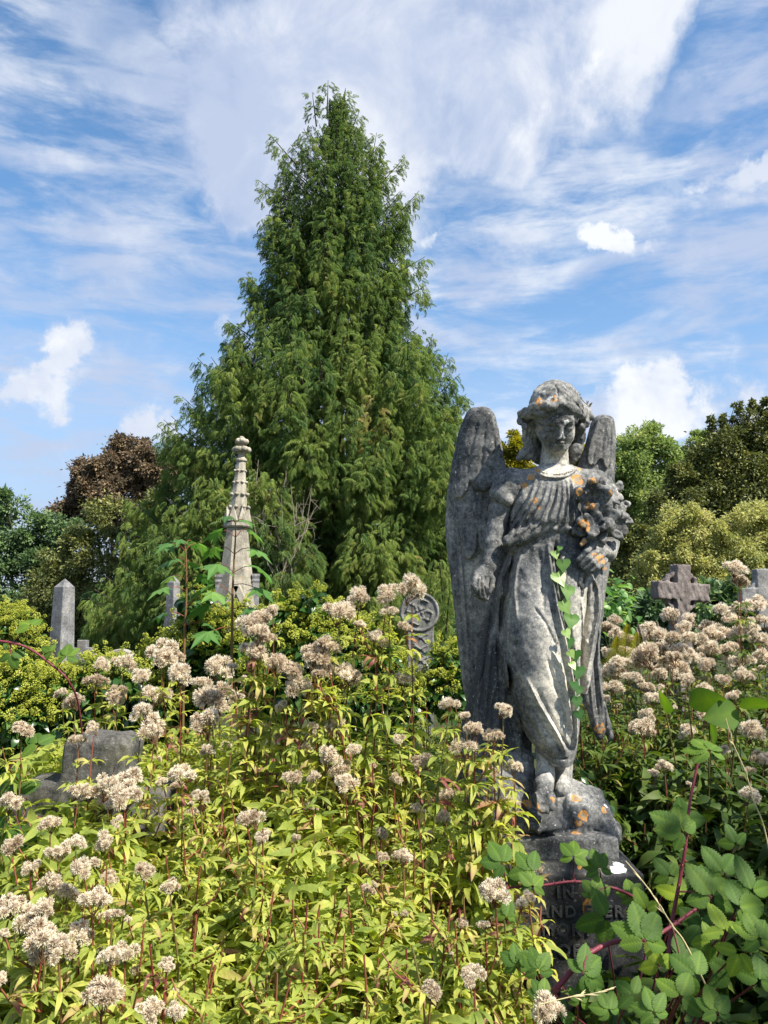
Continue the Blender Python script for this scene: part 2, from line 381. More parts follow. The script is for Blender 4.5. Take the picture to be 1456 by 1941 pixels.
def ell(c, r, R=None):
    c = np.array(c, float); r = np.array(r, float); m = r.max() if R is not None else r
    def fn(X, Y, Z):
        x, y, z = X-c[0], Y-c[1], Z-c[2]
        if R is not None:
            x, y, z = (R[0, 0]*x+R[1, 0]*y+R[2, 0]*z, R[0, 1]*x+R[1, 1]*y+R[2, 1]*z, R[0, 2]*x+R[1, 2]*y+R[2, 2]*z)
        k0 = np.sqrt((x/r[0])**2+(y/r[1])**2+(z/r[2])**2); k1 = np.sqrt((x/r[0]**2)**2+(y/r[1]**2)**2+(z/r[2]**2)**2)+1e-6
        return k0*(k0-1)/k1
    return fn, c-m, c+m
def sph(c, r): return ell(c, (r, r, r))
def cap(a, b, ra, rb=None):
    a = np.array(a, float); b = np.array(b, float); rb = ra if rb is None else rb; e = b-a; L2 = e@e+1e-12
    def fn(X, Y, Z):
        t = np.clip(((X-a[0])*e[0]+(Y-a[1])*e[1]+(Z-a[2])*e[2])/L2, 0, 1)
        return np.sqrt((X-a[0]-t*e[0])**2+(Y-a[1]-t*e[1])**2+(Z-a[2]-t*e[2])**2)-(ra+(rb-ra)*t)
    m = max(ra, rb)
    return fn, np.minimum(a, b)-m, np.maximum(a, b)+m
def box(c, hsz, rnd=.005, rz=0.0):
    c = np.array(c, float); hsz = np.array(hsz, float); cs, sn = math.cos(rz), math.sin(rz)
    def fn(X, Y, Z):
        x0, y0 = X-c[0], Y-c[1]; x = np.abs(cs*x0+sn*y0)-hsz[0]+rnd; y = np.abs(-sn*x0+cs*y0)-hsz[1]+rnd; z = np.abs(Z-c[2])-hsz[2]+rnd
        return np.sqrt(np.maximum(x, 0)**2+np.maximum(y, 0)**2+np.maximum(z, 0)**2)+np.minimum(np.maximum(np.maximum(x, y), z), 0)-rnd
    m = np.array([hsz[0]+hsz[1]]*2+[hsz[2]])
    return fn, c-m, c+m
def chain(vol, pts, rad, k=.008):
    for i in range(len(pts)-1): vol.add(cap(pts[i], pts[i+1], rad[i], rad[i+1]), k)
def smooth_interp(z, zs, vs):
    o = np.argsort(zs); zs = np.array(zs)[o]; vs = np.array(vs)[o]
    g = np.linspace(zs[0], zs[-1], 240); v = np.interp(g, zs, vs); ker = np.hanning(23); ker /= ker.sum()
    vp = np.pad(v, 11, mode='edge'); v = np.convolve(vp, ker, 'valid')
    return np.interp(z, g, v)
def loft(stations, folds=None, power=2.0):
    """stations (px_left, px_right, py, dy_centre, ry): stacked ellipses"""
    zs, cx, rx, cy, ry = [], [], [], [], []
    for xl, xr, py, dy, r in stations:
        a = Q(xl, py, dy); b = Q(xr, py, dy); zs.append((a[2]+b[2])/2); cx.append((a[0]+b[0])/2); rx.append((b[0]-a[0])/2); cy.append(a[1]); ry.append(r)
    lo = np.array([min(c-r for c, r in zip(cx, rx)), min(c-r for c, r in zip(cy, ry)), min(zs)]); hi = np.array([max(c+r for c, r in zip(cx, rx)), max(c+r for c, r in zip(cy, ry)), max(zs)])
    z0, z1 = min(zs), max(zs)
    def fn(X, Y, Z):
        z = Z[0, 0]; CX = smooth_interp(z, zs, cx); RX = smooth_interp(z, zs, rx); CY = smooth_interp(z, zs, cy); RY = smooth_interp(z, zs, ry)
        u = (X-CX)/RX; v = (Y-CY)/RY
        rho = (np.abs(u)**power+np.abs(v)**power)**(1/power); d = (rho-1)*np.minimum(RX, RY)
        if folds is not None: d = d+folds(np.arctan2(v, u), (z-z0)/(z1-z0))
        dz = np.maximum(z0-Z, Z-z1)
        return np.maximum(d, dz)
    return fn, lo, hi
def poly2d(px_pts, dy):
    return np.array([Q(x, y, dy)[[0, 2]] for x, y in px_pts])
def resample(p, n=6):
    """Catmull-Rom closed curve"""
    p = np.asarray(p); m = len(p); out = []
    for i in range(m):
        a, b, c, d = p[i-1], p[i], p[(i+1) % m], p[(i+2) % m]
        for t in np.linspace(0, 1, n, endpoint=False):
            out.append(.5*((2*b)+(-a+c)*t+(2*a-5*b+4*c-d)*t*t+(-a+3*b-3*c+d)*t**3))
    return np.array(out)
def slab(poly, ysurf, th, rnd=.012):
    """a plate with outline poly (x,z), mid surface y=ysurf(x,z), half thickness th"""
    poly = np.asarray(poly); lo = poly.min(0); hi = poly.max(0)
    def fn(X, Y, Z):
        x = X[:, 0, :]; z = Z[0, :, :]
        d = np.full(np.broadcast(x, z).shape, 9.0); ins = np.zeros_like(d, bool); n = len(poly)
        for i in range(n):
            a = poly[i]; b = poly[(i+1) % n]; e = b-a
            t = np.clip(((x-a[0])*e[0]+(z-a[1])*e[1])/(e@e+1e-12), 0, 1)
            d = np.minimum(d, np.hypot(x-a[0]-t*e[0], z-a[1]-t*e[1]))
            c = ((a[1] > z) != (b[1] > z)) & (x < (b[0]-a[0])*(z-a[1])/(b[1]-a[1]+1e-12)+a[0]); ins ^= c
        d = np.where(ins, -d, d)[:, None, :]; ys = ysurf(x, z)[:, None, :]; t_ = th(x, z)[:, None, :] if callable(th) else th
        q1 = d+rnd; q2 = np.abs(Y-ys)-t_+rnd
        return np.hypot(np.maximum(q1, 0), np.maximum(q2, 0))+np.minimum(np.maximum(q1, q2), 0)-rnd
    y = ysurf(np.array([[lo[0], hi[0]]]), np.array([[lo[1], hi[1]]])); tm = .06
    ys = [ysurf(np.array(a), np.array(b)) for a in (lo[0], hi[0]) for b in (lo[1], hi[1])]
    return fn, np.array([lo[0], min(map(float, ys))-tm, lo[1]]), np.array([hi[0], max(map(float, ys))+tm, hi[1]])

# ------------------------------------------------------------------ ground
def ground():
    n = 90; xs = np.sinh(np.linspace(-5.2, 5.2, n))*8; X, Y = np.meshgrid(xs, xs, indexing='ij')
    Z = .05*np.sin(X*.7+1)*np.cos(Y*.5)*np.clip(np.hypot(X, Y)/10, 0, 1)
    V = np.stack([X, Y, Z], -1).reshape(-1, 3); i = np.arange(n-1)[:, None]*n+np.arange(n-1)[None]
    Q_ = np.stack([i, i+n, i+n+1, i+1], -1).reshape(-1, 4)
    m = plain_mat('earth_and_moss', [(0, (.018, .016, .010)), (.4, (.03, .035, .014)), (.7, (.05, .07, .02)), (1, (.08, .09, .03))], nscale=3, namt=.5, bump=.6, bdist=.05)
    o = part('ground', V, [Q_], m, attrs={'tint': np.full(len(V), .5)}); tag(o, kind='structure')
ground()

# ------------------------------------------------------------------ the angel
SY = 2.8
def Q(px, py, dy=0.0): return P(px, py, SY+dy)
def proj(V):
    V = np.asarray(V); x = V[:, 0]; y = V[:, 1]; z = V[:, 2]-EYE; c, s = math.cos(PITCH), math.sin(PITCH)
    f = y*c+z*s; u = z*c-y*s
    return 728+F*x/f, 970.5-F*u/f
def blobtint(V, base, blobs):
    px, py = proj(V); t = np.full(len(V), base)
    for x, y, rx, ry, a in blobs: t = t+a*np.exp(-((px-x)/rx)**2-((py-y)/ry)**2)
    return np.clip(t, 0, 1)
statue_all = []
def surf(px, py, out=.0):
    best = None
    for V, (a, b) in statue_all:
        m = (a-px)**2+(b-py)**2 < 16
        if m.any():
            v = V[m]; v = v[np.argmin(v[:, 1])]
            if best is None or v[1] < best[1]: best = v
    if best is None: return Q(px, py, -.1)
    return best+np.array([0, -out, 0])
def vm(vol):
    V, Fc = vol.mesh(); return V, Fc
def joinm(lst):
    Vs, Fs, n = [], [], 0
    for V, Fc in lst: Vs.append(V); Fs.append(Fc+n); n += len(V)
    return np.concatenate(Vs), np.concatenate(Fs)
def rotm(ax, ang):
    ax = np.array(ax, float); ax /= np.linalg.norm(ax); K = np.array([[0, -ax[2], ax[1]], [ax[2], 0, -ax[0]], [-ax[1], ax[0], 0]])
    return np.eye(3)+math.sin(ang)*K+(1-math.cos(ang))*K@K

def build_angel():
    # ---- head, own frame: r right, f forward (to the viewer), u up
    HC = Q(1053, 791, -.07); pt = math.radians(30)
    fw = np.array([0.0, -math.cos(pt), -math.sin(pt)]); rt = np.array([1.0, 0, 0]); upv = np.cross(rt, fw)*-1
    upv = np.array([0, -math.sin(pt), math.cos(pt)]); R = np.stack([rt, fw, upv], 1)
    R = rotm((0, 1, 0), math.radians(-2))@R
    H = lambda r, f, u: HC+R@np.array([r, f, u])
    def HE(r, f, u, rr, rf, ru, extra=None):
        M = R if extra is None else R@extra
        return ell(H(r, f, u), (rr, rf, ru), M)
    v = Vol(Q(990, 900, 0)-[.02, .22, .0], Q(1120, 728, 0)+[.02, .14, .03], .0023)
    v.add(HE(0, -.012, .022, .072, .088, .078), .01)
    v.add(HE(0, .028, -.030, .0555, .060, .078), .03)
    v.add(sph(H(0, .068, -.092), .016), .028)
    for s in (-1, 1):
        v.add(sph(H(s*.034, .052, -.048), .022), .02); v.add(cap(H(s*.056, .005, -.045), H(s*.022, .058, -.088), .012, .012), .03)
    v.add(cap(H(-.034, .073, .006), H(.034, .073, .006), .010), .02)
    for s in (-1, 1): v.cut(ell(H(s*.029, .095, -.016), (.019, .02, .012), R), .012)
    v.add(cap(H(0, .078, .002), H(0, .104, -.040), .0065, .0090), .012)
    v.add(sph(H(0, .105, -.043), .0088), .006)
    for s in (-1, 1):
        v.add(sph(H(s*.0095, .096, -.046), .0062), .006)
        v.add(HE(s*.0285, .0715, -.0185, .0165, .0125, .0115), .003)      # closed lids
        v.cut(cap(H(s*.015, .0865, -.0245), H(s*.042, .0790, -.0235), .0018), .002)
        v.add(cap(H(s*.014, .083, -.001), H(s*.044, .073, -.003), .0038), .006)  # brow edge
        v.cut(sph(H(s*.006, .103, -.0515), .0026), .003)
    v.add(HE(0, .083, -.0655, .0175, .0100, .0048), .004); v.add(HE(0, .082, -.0748, .0140, .0100, .0052), .004)
    v.cut(cap(H(-.018, .089, -.0700), H(.018, .089, -.0700), .0014), .002)
    v.cut(sph(H(0, .094, -.083), .006), .008); v.cut(cap(H(0, .098, -.055), H(0, .096, -.060), .0022), .004)
    # neck and chest skin
    v.add(cap(Q(1052, 842, -.02), Q(1050, 905, .02), 0.045, .058), .03)
    v.noise(.0006, 190, 3)
    head = vm(v)
    # ---- hair
    v = Vol(Q(978, 880, 0)-[.02, .24, .0], Q(1125, 726, 0)+[.02, .18, .03], .0026)
    v.add(HE(0, -.022, .036, .090, .102, .089), .01)
    v.cut(HE(0, .100, -.050, .056, .075, .085), .012)
    def lock(pts, rad, k=.008):
        # pts in pixels with depth
        W = [Q(*p) for p in pts]; g = np.linspace(0, len(W)-1, (len(W)-1)*5+1); W = np.array(W)
        Pp = np.stack([smooth1(W[:, i], g) for i in range(3)], 1); rr = np.interp(g, range(len(rad)), rad)
        for i in range(len(Pp)-1): v.add(cap(Pp[i], Pp[i+1], rr[i], rr[i+1]), k)
    # rolled fringe from the centre parting, left then right
    lock([(1051, 737, -.09), (1054, 752, -.142), (1054, 765, -.160), (1044, 771, -.162), (1030, 767, -.150), (1017, 771, -.125), (1006, 781, -.09), (998, 788, -.05)], [.006, .010, .012, .0125, .0125, .014, .016, .016])
    lock([(1054, 752, -.142), (1060, 763, -.158), (1072, 768, -.152), (1085, 776, -.13), (1096, 782, -.09), (1104, 788, -.05)], [.009, .011, .014, .016, .016, .016])
    lock([(1036, 742, -.10), (1024, 757, -.125), (1012, 772, -.10), (1000, 786, -.05)], [.010, .013, .014, .012])
    lock([(1070, 742, -.10), (1085, 757, -.11), (1098, 770, -.07), (1106, 782, -.03)], [.010, .013, .014, .012])
    lock([(1018, 784, -.120), (1032, 783, -.138), (1046, 780, -.142), (1062, 781, -.140), (1078, 787, -.125), (1090, 796, -.09)], [.010, .010, .009, .010, .011, .012], .006)
    # side curls
    for x, y, d, r in ((990, 786, -.05, .017), (986, 800, -.045, .014), (995, 809, -.05, .013), (998, 780, -.06, .014), (994, 797, -.03, .018),
                       (1112, 778, -.03, .016), (1118, 790, -.03, .014), (1110, 800, -.04, .017), (1101, 809, -.045, .015), (1104, 772, -.03, .014), (1107, 790, -.02, .02)):
        v.add(sph(Q(x, y, d), r), .009)
    lock([(1006, 806, -.02), (1001, 825, .0), (1004, 843, .0), (995, 858, .0), (985, 868, .0)], [.019, .018, .017, .014, .010])
    lock([(1014, 815, -.02), (1010, 835, .01), (1009, 852, .01), (1001, 868, .0)], [.015, .016, .015, .010])
    lock([(1095, 806, -.02), (1099, 824, .0), (1097, 838, .0)], [.018, .019, .016])
    v.add(sph(Q(1102, 828, -.01), .015), .008)
    v.add(sph(Q(1090, 854, -.005), .0265), .005); v.cut(sph(Q(1090, 854, -.045), .0175), .008); v.add(sph(Q(1090, 855, -.02), .012), .004)
    v.add(cap(Q(1018, 800, .06), Q(1025, 862, .08), .045, .036), .02); v.add(cap(Q(1088, 800, .06), Q(1080, 862, .08), .045, .036), .02)
    # holes drilled in the curls and wavy strands
    for x, y, d, r in ((990, 790, -.088, .006), (1092, 773, -.125, .006), (1113, 786, -.066, .006), (1003, 798, -.088, .005), (1059, 757, -.19, .006), (1105, 800, -.09, .006), (984, 795, -.08, .005), (996, 818, -.06, .006), (1001, 836, -.03, .005), (1112, 800, -.08, .006), (1098, 818, -.06, .006), (1102, 790, -.09, .007), (1012, 786, -.14, .006), (1034, 785, -.175, .006), (1078, 786, -.165, .007)): v.cut(sph(Q(x, y, d), r), .004)
    for i in range(6):
        o = i*7
        v.stroke([Q(1046-o*.75, 738+o*.35, -.12), Q(1038-o, 752+o*.4, -.14), Q(1024-o*.9, 768+o*.35, -.14), Q(1006-o*.35, 782+o*.3, -.12)], .0040, -.0022, (0, SY+.02))
        v.stroke([Q(1060+o*.75, 738+o*.35, -.12), Q(1070+o, 752+o*.4, -.14), Q(1084+o*.7, 764+o*.35, -.13), Q(1102+o*.3, 776+o*.3, -.1)], .0040, -.0022, (0, SY+.02))
    v.stroke([Q(1047, 731, -.1), Q(1053, 745, -.12), Q(1054, 762, -.15), Q(1050, 773, -.16)], .0035, -.006, (0, SY+.02))
    for i in range(3):
        v.stroke([Q(1000+i*6, 812, 0), Q(997+i*6, 830, 0), Q(1000+i*4, 845, 0), Q(990+i*5, 862, 0)], .003, -.004, (0, SY+.05))
    v.noise(.0024, 85, 5); v.noise(.0010, 210, 8)
    hair = vm(v)
    # ---- left hanging arm with hand
    v = Vol(Q(884, 1148, -.1)-[0, .12, .0], Q(985, 905, .0)+[.0, .14, .0], .0027)
    chain(v, [Q(962, 925, -.01), Q(948, 965, .0), Q(941, 1003, -.01), Q(936, 1035, -.03), Q(929, 1070, -.05)], [.044, .038, .0335, .0300, .0265], .01)
    chain(v, [Q(929, 1070, -.05), Q(920, 1082, -.055)], [.0265, .0245], .012)
    v.add(ell(Q(913, 1097, -.065), (.034, .022, .036)), .016)
    fin = [([(902, 1092, -.08), (898, 1110, -.098), (900, 1124, -.092), (907, 1130, -.075)], .0098),
           ([(909, 1100, -.088), (906, 1117, -.103), (909, 1130, -.092), (917, 1137, -.075)], .0096),
           ([(916, 1100, -.085), (914, 1117, -.098), (916, 1131, -.085), (922, 1135, -.072)], .0088),
           ([(923, 1098, -.07), (921, 1113, -.082), (922, 1125, -.075), (925, 1131, -.062)], .0078),
           ([(926, 1086, -.055), (934, 1098, -.075), (933, 1112, -.085), (928, 1122, -.087)], .0092)]
    for pts, r in fin: chain(v, [Q(*p) for p in pts], [r*1.12, r*1.05, r*.95, r*.78], .004)
    for x in (906, 912.5, 919.5): v.stroke([Q(x, 1092, -.08), Q(x-2, 1110, -.09), Q(x, 1126, -.09)], .0026, -.0035, (0, SY-.03))
    v.noise(.0010, 90, 11)
    arm_l = vm(v)
    # ---- right arm, hand closed on the flower stems
    v = Vol(Q(1080, 1142, -.1)-[0, .16, .0], Q(1175, 905, .0)+[.03, .14, .0], .0027)
    chain(v, [Q(1128, 925, .02), Q(1146, 975, .03), Q(1153, 1030, .01), Q(1150, 1048, -.03)], [.050, .045, .037, .034], .012)
    v.add(ell(Q(1144, 1044, -.075), (.036, .026, .034)), .018); v.add(ell(Q(1132, 1044, -.10), (.030, .022, .028)), .014)
    kn = [((1127, 1030), (1111, 1045), (1097, 1061)), ((1134, 1042), (1117, 1057), (1100, 1071)), ((1141, 1053), (1124, 1066), (1106, 1079)), ((1147, 1063), (1132, 1075), (1116, 1085))]
    for i, (a, b, c) in enumerate(kn):
        chain(v, [Q(*a, -.118+.004*i), Q(*b, -.145+.005*i), Q(*c, -.135+.005*i), Q(c[0]-1, c[1]+4, -.115)], [.0112, .0106, .0092, .007], .0035)
    chain(v, [Q(1122, 1026, -.10), Q(1110, 1024, -.135), Q(1102, 1032, -.145)], [.012, .0105, .008], .006)
    v.noise(.0010, 90, 13)
    arm_r = vm(v)
    # ---- feet
    v = Vol(Q(1002, 1550, -.1)-[0, .26, .0], Q(1092, 1425, .0)+[.0, .14, .02], .0028)
    chain(v, [Q(1033, 1425, -.04), Q(1035, 1452, -.06), Q(1034, 1472, -.085)], [.034, .0275, .028], .01)
    chain(v, [Q(1034, 1472, -.085), Q(1031, 1490, -.130), Q(1029, 1508, -.183)], [.028, .0275, .026], .02)
    for i, (x, y, x2, y2, r) in enumerate(((1017, 1508, 1012, 1522, .0100), (1023, 1512, 1019, 1531, .0108), (1030, 1513, 1027, 1536, .0112), (1037, 1512, 1036, 1536, .0115), (1044, 1508, 1045, 1530, .0135))):
        chain(v, [Q(x, y, -.195), Q((x+x2)/2, (y+y2)/2-3, -.226), Q(x2, y2, -.234)], [r*1.1, r*1.1, r*.9], .003)
    chain(v, [Q(1068, 1428, .0), Q(1068, 1455, .0), Q(1066, 1478, -.01)], [.033, .029, .032], .01)
    chain(v, [Q(1066, 1478, -.01), Q(1066, 1500, -.07)], [.032, .028], .012)
    v.noise(.0010, 90, 17)
    feet = vm(v); foot_f = feet
    V, Fc = joinm([head, arm_l, arm_r, feet])
    figure = (V, Fc)
    # ---- gown
    v = Vol(Q(862, 1500, 0)-[.03, .22, .0], Q(1150, 872, 0)+[.05, .22, .0], .0033)
    v.add(loft([(1026, 1080, 884, .0, .060), (1005, 1102, 893, .0, .075), (978, 1122, 905, .0, .085), (962, 1136, 925, .0, .095), (964, 1128, 955, -.01, .110), (966, 1118, 990, -.01, .112), (968, 1112, 1015, .0, .102), (966, 1118, 1045, .0, .100)]), .02)
    v.add(cap(Q(978, 915, .0), Q(1122, 915, .0), .05), .03)
    v.add(cap(Q(963, 914, -.005), Q(953, 938, -.01), .050, .047), .02)       # left sleeve flare
    v.add(cap(Q(946, 922, -.02), Q(962, 950, -.045), .018, .018), .012)
    v.add(cap(Q(1132, 925, .01), Q(1148, 985, .03), .055, .055), .025)       # right sleeve
    v.add(loft([(966, 1120, 1040, .0, .100), (962, 1128, 1080, -.01, .110), (957, 1122, 1120, -.02, .116), (953, 1108, 1170, -.03, .120), (955, 1099, 1220, -.04, .124), (962, 1097, 1280, -.05, .122),
                (972, 1096, 1330, -.05, .116), (986, 1095, 1370, -.055, .108), (1004, 1094, 1405, -.055, .098), (1022, 1092, 1428, -.055, .086), (1038, 1084, 1445, -.055, .070)]), .012)
    v.add(ell(Q(1020, 1245, -.085), (.085, .085, .20)), .05)                # forward knee
    v.cut(ell(Q(1058, 1462, -.055), (.075, .07, .030)), .01)                # hollow hem
    v.add(loft([(972, 1020, 1030, .05, .060), (955, 1010, 1070, .05, .075), (940, 1000, 1110, .05, .085), (928, 1000, 1160, .06, .090), (917, 1000, 1210, .06, .095), (906, 1000, 1260, .06, .10), (894, 1000, 1310, .06, .105),
                (882, 1000, 1350, .06, .11), (874, 1000, 1400, .06, .115), (870, 1004, 1460, .06, .12)],
               folds=lambda th, t: .010*np.sin(th*9+t*3)*np.clip(1.2-t, .2, 1)), .01)
    v.add(loft([(1084, 1141, 1070, .02, .06), (1086, 1143, 1100, .02, .065), (1086, 1139, 1150, .02, .065), (1088, 1131, 1200, .02, .06), (1092, 1123, 1250, .02, .05), (1098, 1117, 1290, .02, .04), (1104, 1112, 1316, .02, .03)]), .008)
    # overhang of the bodice above the waist
    def ov(pts, dy, r):
        W = [Q(x, y, dy) for x, y in pts]
        for i in range(len(W)-1): v.add(cap(W[i], W[i+1], r[i], r[i+1]), .010)
    ov([(964, 1026), (985, 1019), (1010, 1008), (1035, 1001), (1062, 1000), (1092, 1003), (1112, 1004)], -.088, [.024, .024, .022, .019, .017, .017, .018])
    for x, r in ((1050, .011), (1076, .012), (1100, .010)): v.add(sph(Q(x, 1003, -.105), r), .008)
    v.cut(cap(Q(1050, 1012, -.112), Q(1105, 1013, -.10), .006), .006); v.cut(cap(Q(990, 1030, -.115), Q(1050, 1012, -.112), .007), .006)
    # bodice folds falling from the collar
    fr = (0, SY-.02); A = .0105; w = .0048
    for pts in ([(1020, 902), (1002, 950), (978, 995), (962, 1022)], [(1032, 906), (1010, 955), (985, 1000), (972, 1020)], [(1043, 908), (1025, 955), (1002, 998), (985, 1014)], [(1052, 909), (1040, 950), (1022, 992), (1006, 1006)],
                [(1061, 909), (1053, 950), (1040, 985), (1028, 1000)], [(1069, 908), (1065, 950), (1056, 985), (1046, 998)], [(1077, 907), (1076, 950), (1071, 980), (1066, 997)], [(1086, 905), (1088, 945), (1086, 975), (1085, 997)]):
        v.stroke([Q(x, y, -.1) for x, y in pts], w, A, fr)
    for pts in ([(1014, 915), (992, 960), (970, 1002)], [(1037, 925), (1018, 960), (994, 1000)], [(1057, 920), (1047, 955), (1033, 990)], [(1081, 915), (1082, 950), (1079, 990)], [(995, 915), (975, 960), (966, 990)], [(1100, 930), (1108, 960), (1105, 990)]):
        v.stroke([Q(x, y, -.1) for x, y in pts], .0036, -.008, fr)
    # long skirt folds
    for pts, ww, a in (([(1042, 1015), (1044, 1080), (1052, 1150), (1070, 1230), (1086, 1310), (1092, 1390), (1090, 1425)], .0085, .017),
                       ([(1056, 1018), (1060, 1090), (1072, 1170), (1088, 1250), (1100, 1320)], .010, -.022),
                       ([(968, 1050), (958, 1110), (954, 1180), (962, 1270), (978, 1350), (1000, 1398)], .0065, .012),
                       ([(1038, 1226), (1058, 1262), (1074, 1330), (1084, 1400)], .0065, .011),
                       ([(994, 1282), (1016, 1330), (1050, 1385), (1072, 1428)], .0055, .0095), ([(1012, 1300), (1038, 1350), (1066, 1400), (1080, 1425)], .005, -.006),
                       ([(1000, 1330), (1024, 1370), (1056, 1415), (1068, 1436)], .005, -.006),
                       ([(1030, 1240), (1046, 1290), (1064, 1350), (1078, 1405)], .006, -.007), ([(975, 1210), (982, 1290), (1000, 1360), (1030, 1410)], .008, -.006),
                       ([(985, 1040), (972, 1090), (968, 1130)], .007, -.007), ([(1000, 1030), (985, 1070), (978, 1120), (980, 1180)], .007, .006),
                       ([(1025, 1035), (1030, 1100), (1028, 1170)], .009, -.006), ([(990, 1392), (1020, 1422), (1050, 1438), (1080, 1438)], .004, -.005),
                       ([(1010, 1150), (1030, 1180), (1052, 1230)], .006, -.005)):
        v.stroke([Q(x, y, -.13) for x, y in pts], ww*.82, a*1.25, (0, SY))
    for pts, ww, a in (([(1118, 1092), (1132, 1115), (1134, 1160), (1122, 1220), (1110, 1290)], .006, .009), ([(1108, 1100), (1112, 1160), (1106, 1230), (1104, 1290)], .008, -.009), ([(1092, 1130), (1100, 1200), (1118, 1225)], .005, .005)):
        v.stroke([Q(x, y, -.04) for x, y in pts], ww*.8, a*1.2, (0, SY+.06))
    for pts, ww, a in (([(958, 1060), (940, 1140), (925, 1240), (910, 1340), (905, 1420)], .009, -.009), ([(950, 1120), (945, 1220), (945, 1320), (950, 1400)], .010, -.012), ([(935, 1180), (925, 1270), (915, 1380)], .006, .007),
                       ([(958, 1250), (962, 1330), (975, 1400)], .009, -.010), ([(938, 1290), (928, 1330), (922, 1400)], .006, .009), ([(968, 1055), (950, 1100), (944, 1140)], .006, .008)):
        v.stroke([Q(x, y, 0) for x, y in pts], ww*.8, a*1.3, (0, SY+.1))
    # beaded collar
    for j, (oy, rr) in enumerate(((0, .0046), (6.5, .0058))):
        cp = np.array([Q(x, y+oy, -.075-.02*math.sin(math.pi*(x-1016)/76)) for x, y in ((1016, 885), (1022, 891), (1032, 896), (1045, 898.5), (1058, 898.5), (1072, 896), (1083, 891), (1092, 884))])
        g = np.linspace(0, len(cp)-1, 24+j*2)
        for q in range(len(g)):
            c = np.array([np.interp(g[q], range(len(cp)), cp[:, i]) for i in range(3)]); v.add(sph(c, rr), .002)
    v.noise(.0010, 70, 21); v.noise(.0016, 22, 22)
    gown = vm(v)
    # ---- wings
    def wing(outline, layers, strokes, ysf, lo, hi, seed):
        v = Vol(lo, hi, .0034)
        v.add(slab(resample(poly2d(outline, .1), 5), ysf, .018, .018), .003)
        for pl, off, th in layers:
            v.add(slab(resample(poly2d(pl, .08), 5), (lambda o_: (lambda x, z: ysf(x, z)-o_))(off), th, .006), .0015)
        for pts, ww, a in strokes: v.stroke([Q(x, y, .08) for x, y in pts], ww*.9, a*1.05)
        v.noise(.0010, 60, seed); v.noise(.0014, 25, seed+1)
        return vm(v)
    xin = Q(955, 1000, .1)[0]
    yl = lambda x, z: SY+.105+.45*(x-xin)**2*4+0*z
    out_l = [(905, 769), (922, 769), (936, 779), (944, 805), (952, 845), (960, 885), (975, 925), (975, 965), (972, 1010), (968, 1060), (955, 1120), (940, 1180), (920, 1240), (914, 1290), (904, 1335), (890, 1342), (880, 1300), (872, 1230), (864, 1150), (855, 1080), (848, 1020), (848, 970), (851, 930), (856, 890), (864, 850), (872, 815), (882, 785), (892, 771)]
    lay_l = [([(890, 790), (925, 782), (942, 830), (956, 890), (962, 940), (944, 990), (932, 1035), (920, 1046), (911, 1036), (905, 1005), (903, 1040), (894, 1057), (882, 1053), (874, 1020), (866, 985), (858, 955), (853, 925), (862, 870), (875, 820)], .024, .012),
             ([(893, 787), (925, 783), (943, 835), (957, 880), (954, 905), (935, 918), (920, 930), (903, 929), (892, 912), (884, 930), (874, 941), (864, 936), (860, 915), (863, 885), (872, 840), (882, 802)], .042, .012),
             ([(896, 784), (924, 780), (938, 815), (944, 850), (930, 862), (915, 850), (900, 868), (885, 860), (880, 830)], .050, .008)]
    st_l = [([(905, 800), (893, 850), (885, 900)], .006, -.004), ([(920, 800), (915, 850), (908, 910)], .006, -.004), ([(934, 830), (938, 870), (930, 910)], .005, -.004), ([(876, 850), (868, 890), (868, 930)], .005, -.004),
            ([(893, 930), (886, 980), (886, 1045)], .006, -.004), ([(918, 935), (914, 980), (916, 1035)], .006, -.004), ([(872, 950), (876, 1000), (888, 1050)], .004, .004), ([(900, 940), (904, 980), (903, 1020)], .004, .004),
            ([(866, 985), (872, 1080), (880, 1200), (890, 1320)], .004, -.008), ([(874, 1030), (881, 1120), (888, 1220), (896, 1320)], .004, .006), ([(880, 1058), (888, 1140), (896, 1240)], .004, -.007), ([(856, 1000), (862, 1080), (870, 1180), (882, 1300)], .005, .006),
            ([(900, 1050), (900, 1140), (902, 1240), (904, 1320)], .005, -.005)]
    wl = wing(out_l, lay_l, st_l, yl, Q(838, 1352, .1)-[0, .12, .0], Q(978, 758, .1)+[.03, .14, .02], 31)
    xr = Q(1120, 1000, .1)[0]
    yr = lambda x, z: SY+.105+.45*(x-xr)**2*4+0*z
    out_r = [(1130, 789), (1147, 784), (1164, 788), (1171, 806), (1171, 860), (1168, 920), (1166, 980), (1163, 1040), (1156, 1080), (1147, 1130), (1142, 1180), (1139, 1240), (1143, 1300), (1150, 1345), (1160, 1380), (1164, 1398), (1154, 1404), (1148, 1388), (1143, 1399), (1134, 1404), (1126, 1390),
             (1114, 1350), (1104, 1320), (1106, 1250), (1108, 1180), (1105, 1100), (1096, 1000), (1090, 930), (1098, 880), (1108, 845), (1119, 805)]
    lay_r = [([(1132, 795), (1160, 795), (1164, 850), (1161, 920), (1158, 980), (1146, 1010), (1130, 1000), (1110, 960), (1098, 915), (1106, 870), (1120, 825)], .020, .012),
             ([(1134, 795), (1160, 797), (1162, 845), (1158, 875), (1148, 890), (1136, 872), (1124, 885), (1112, 880), (1112, 855), (1122, 820)], .036, .012)]
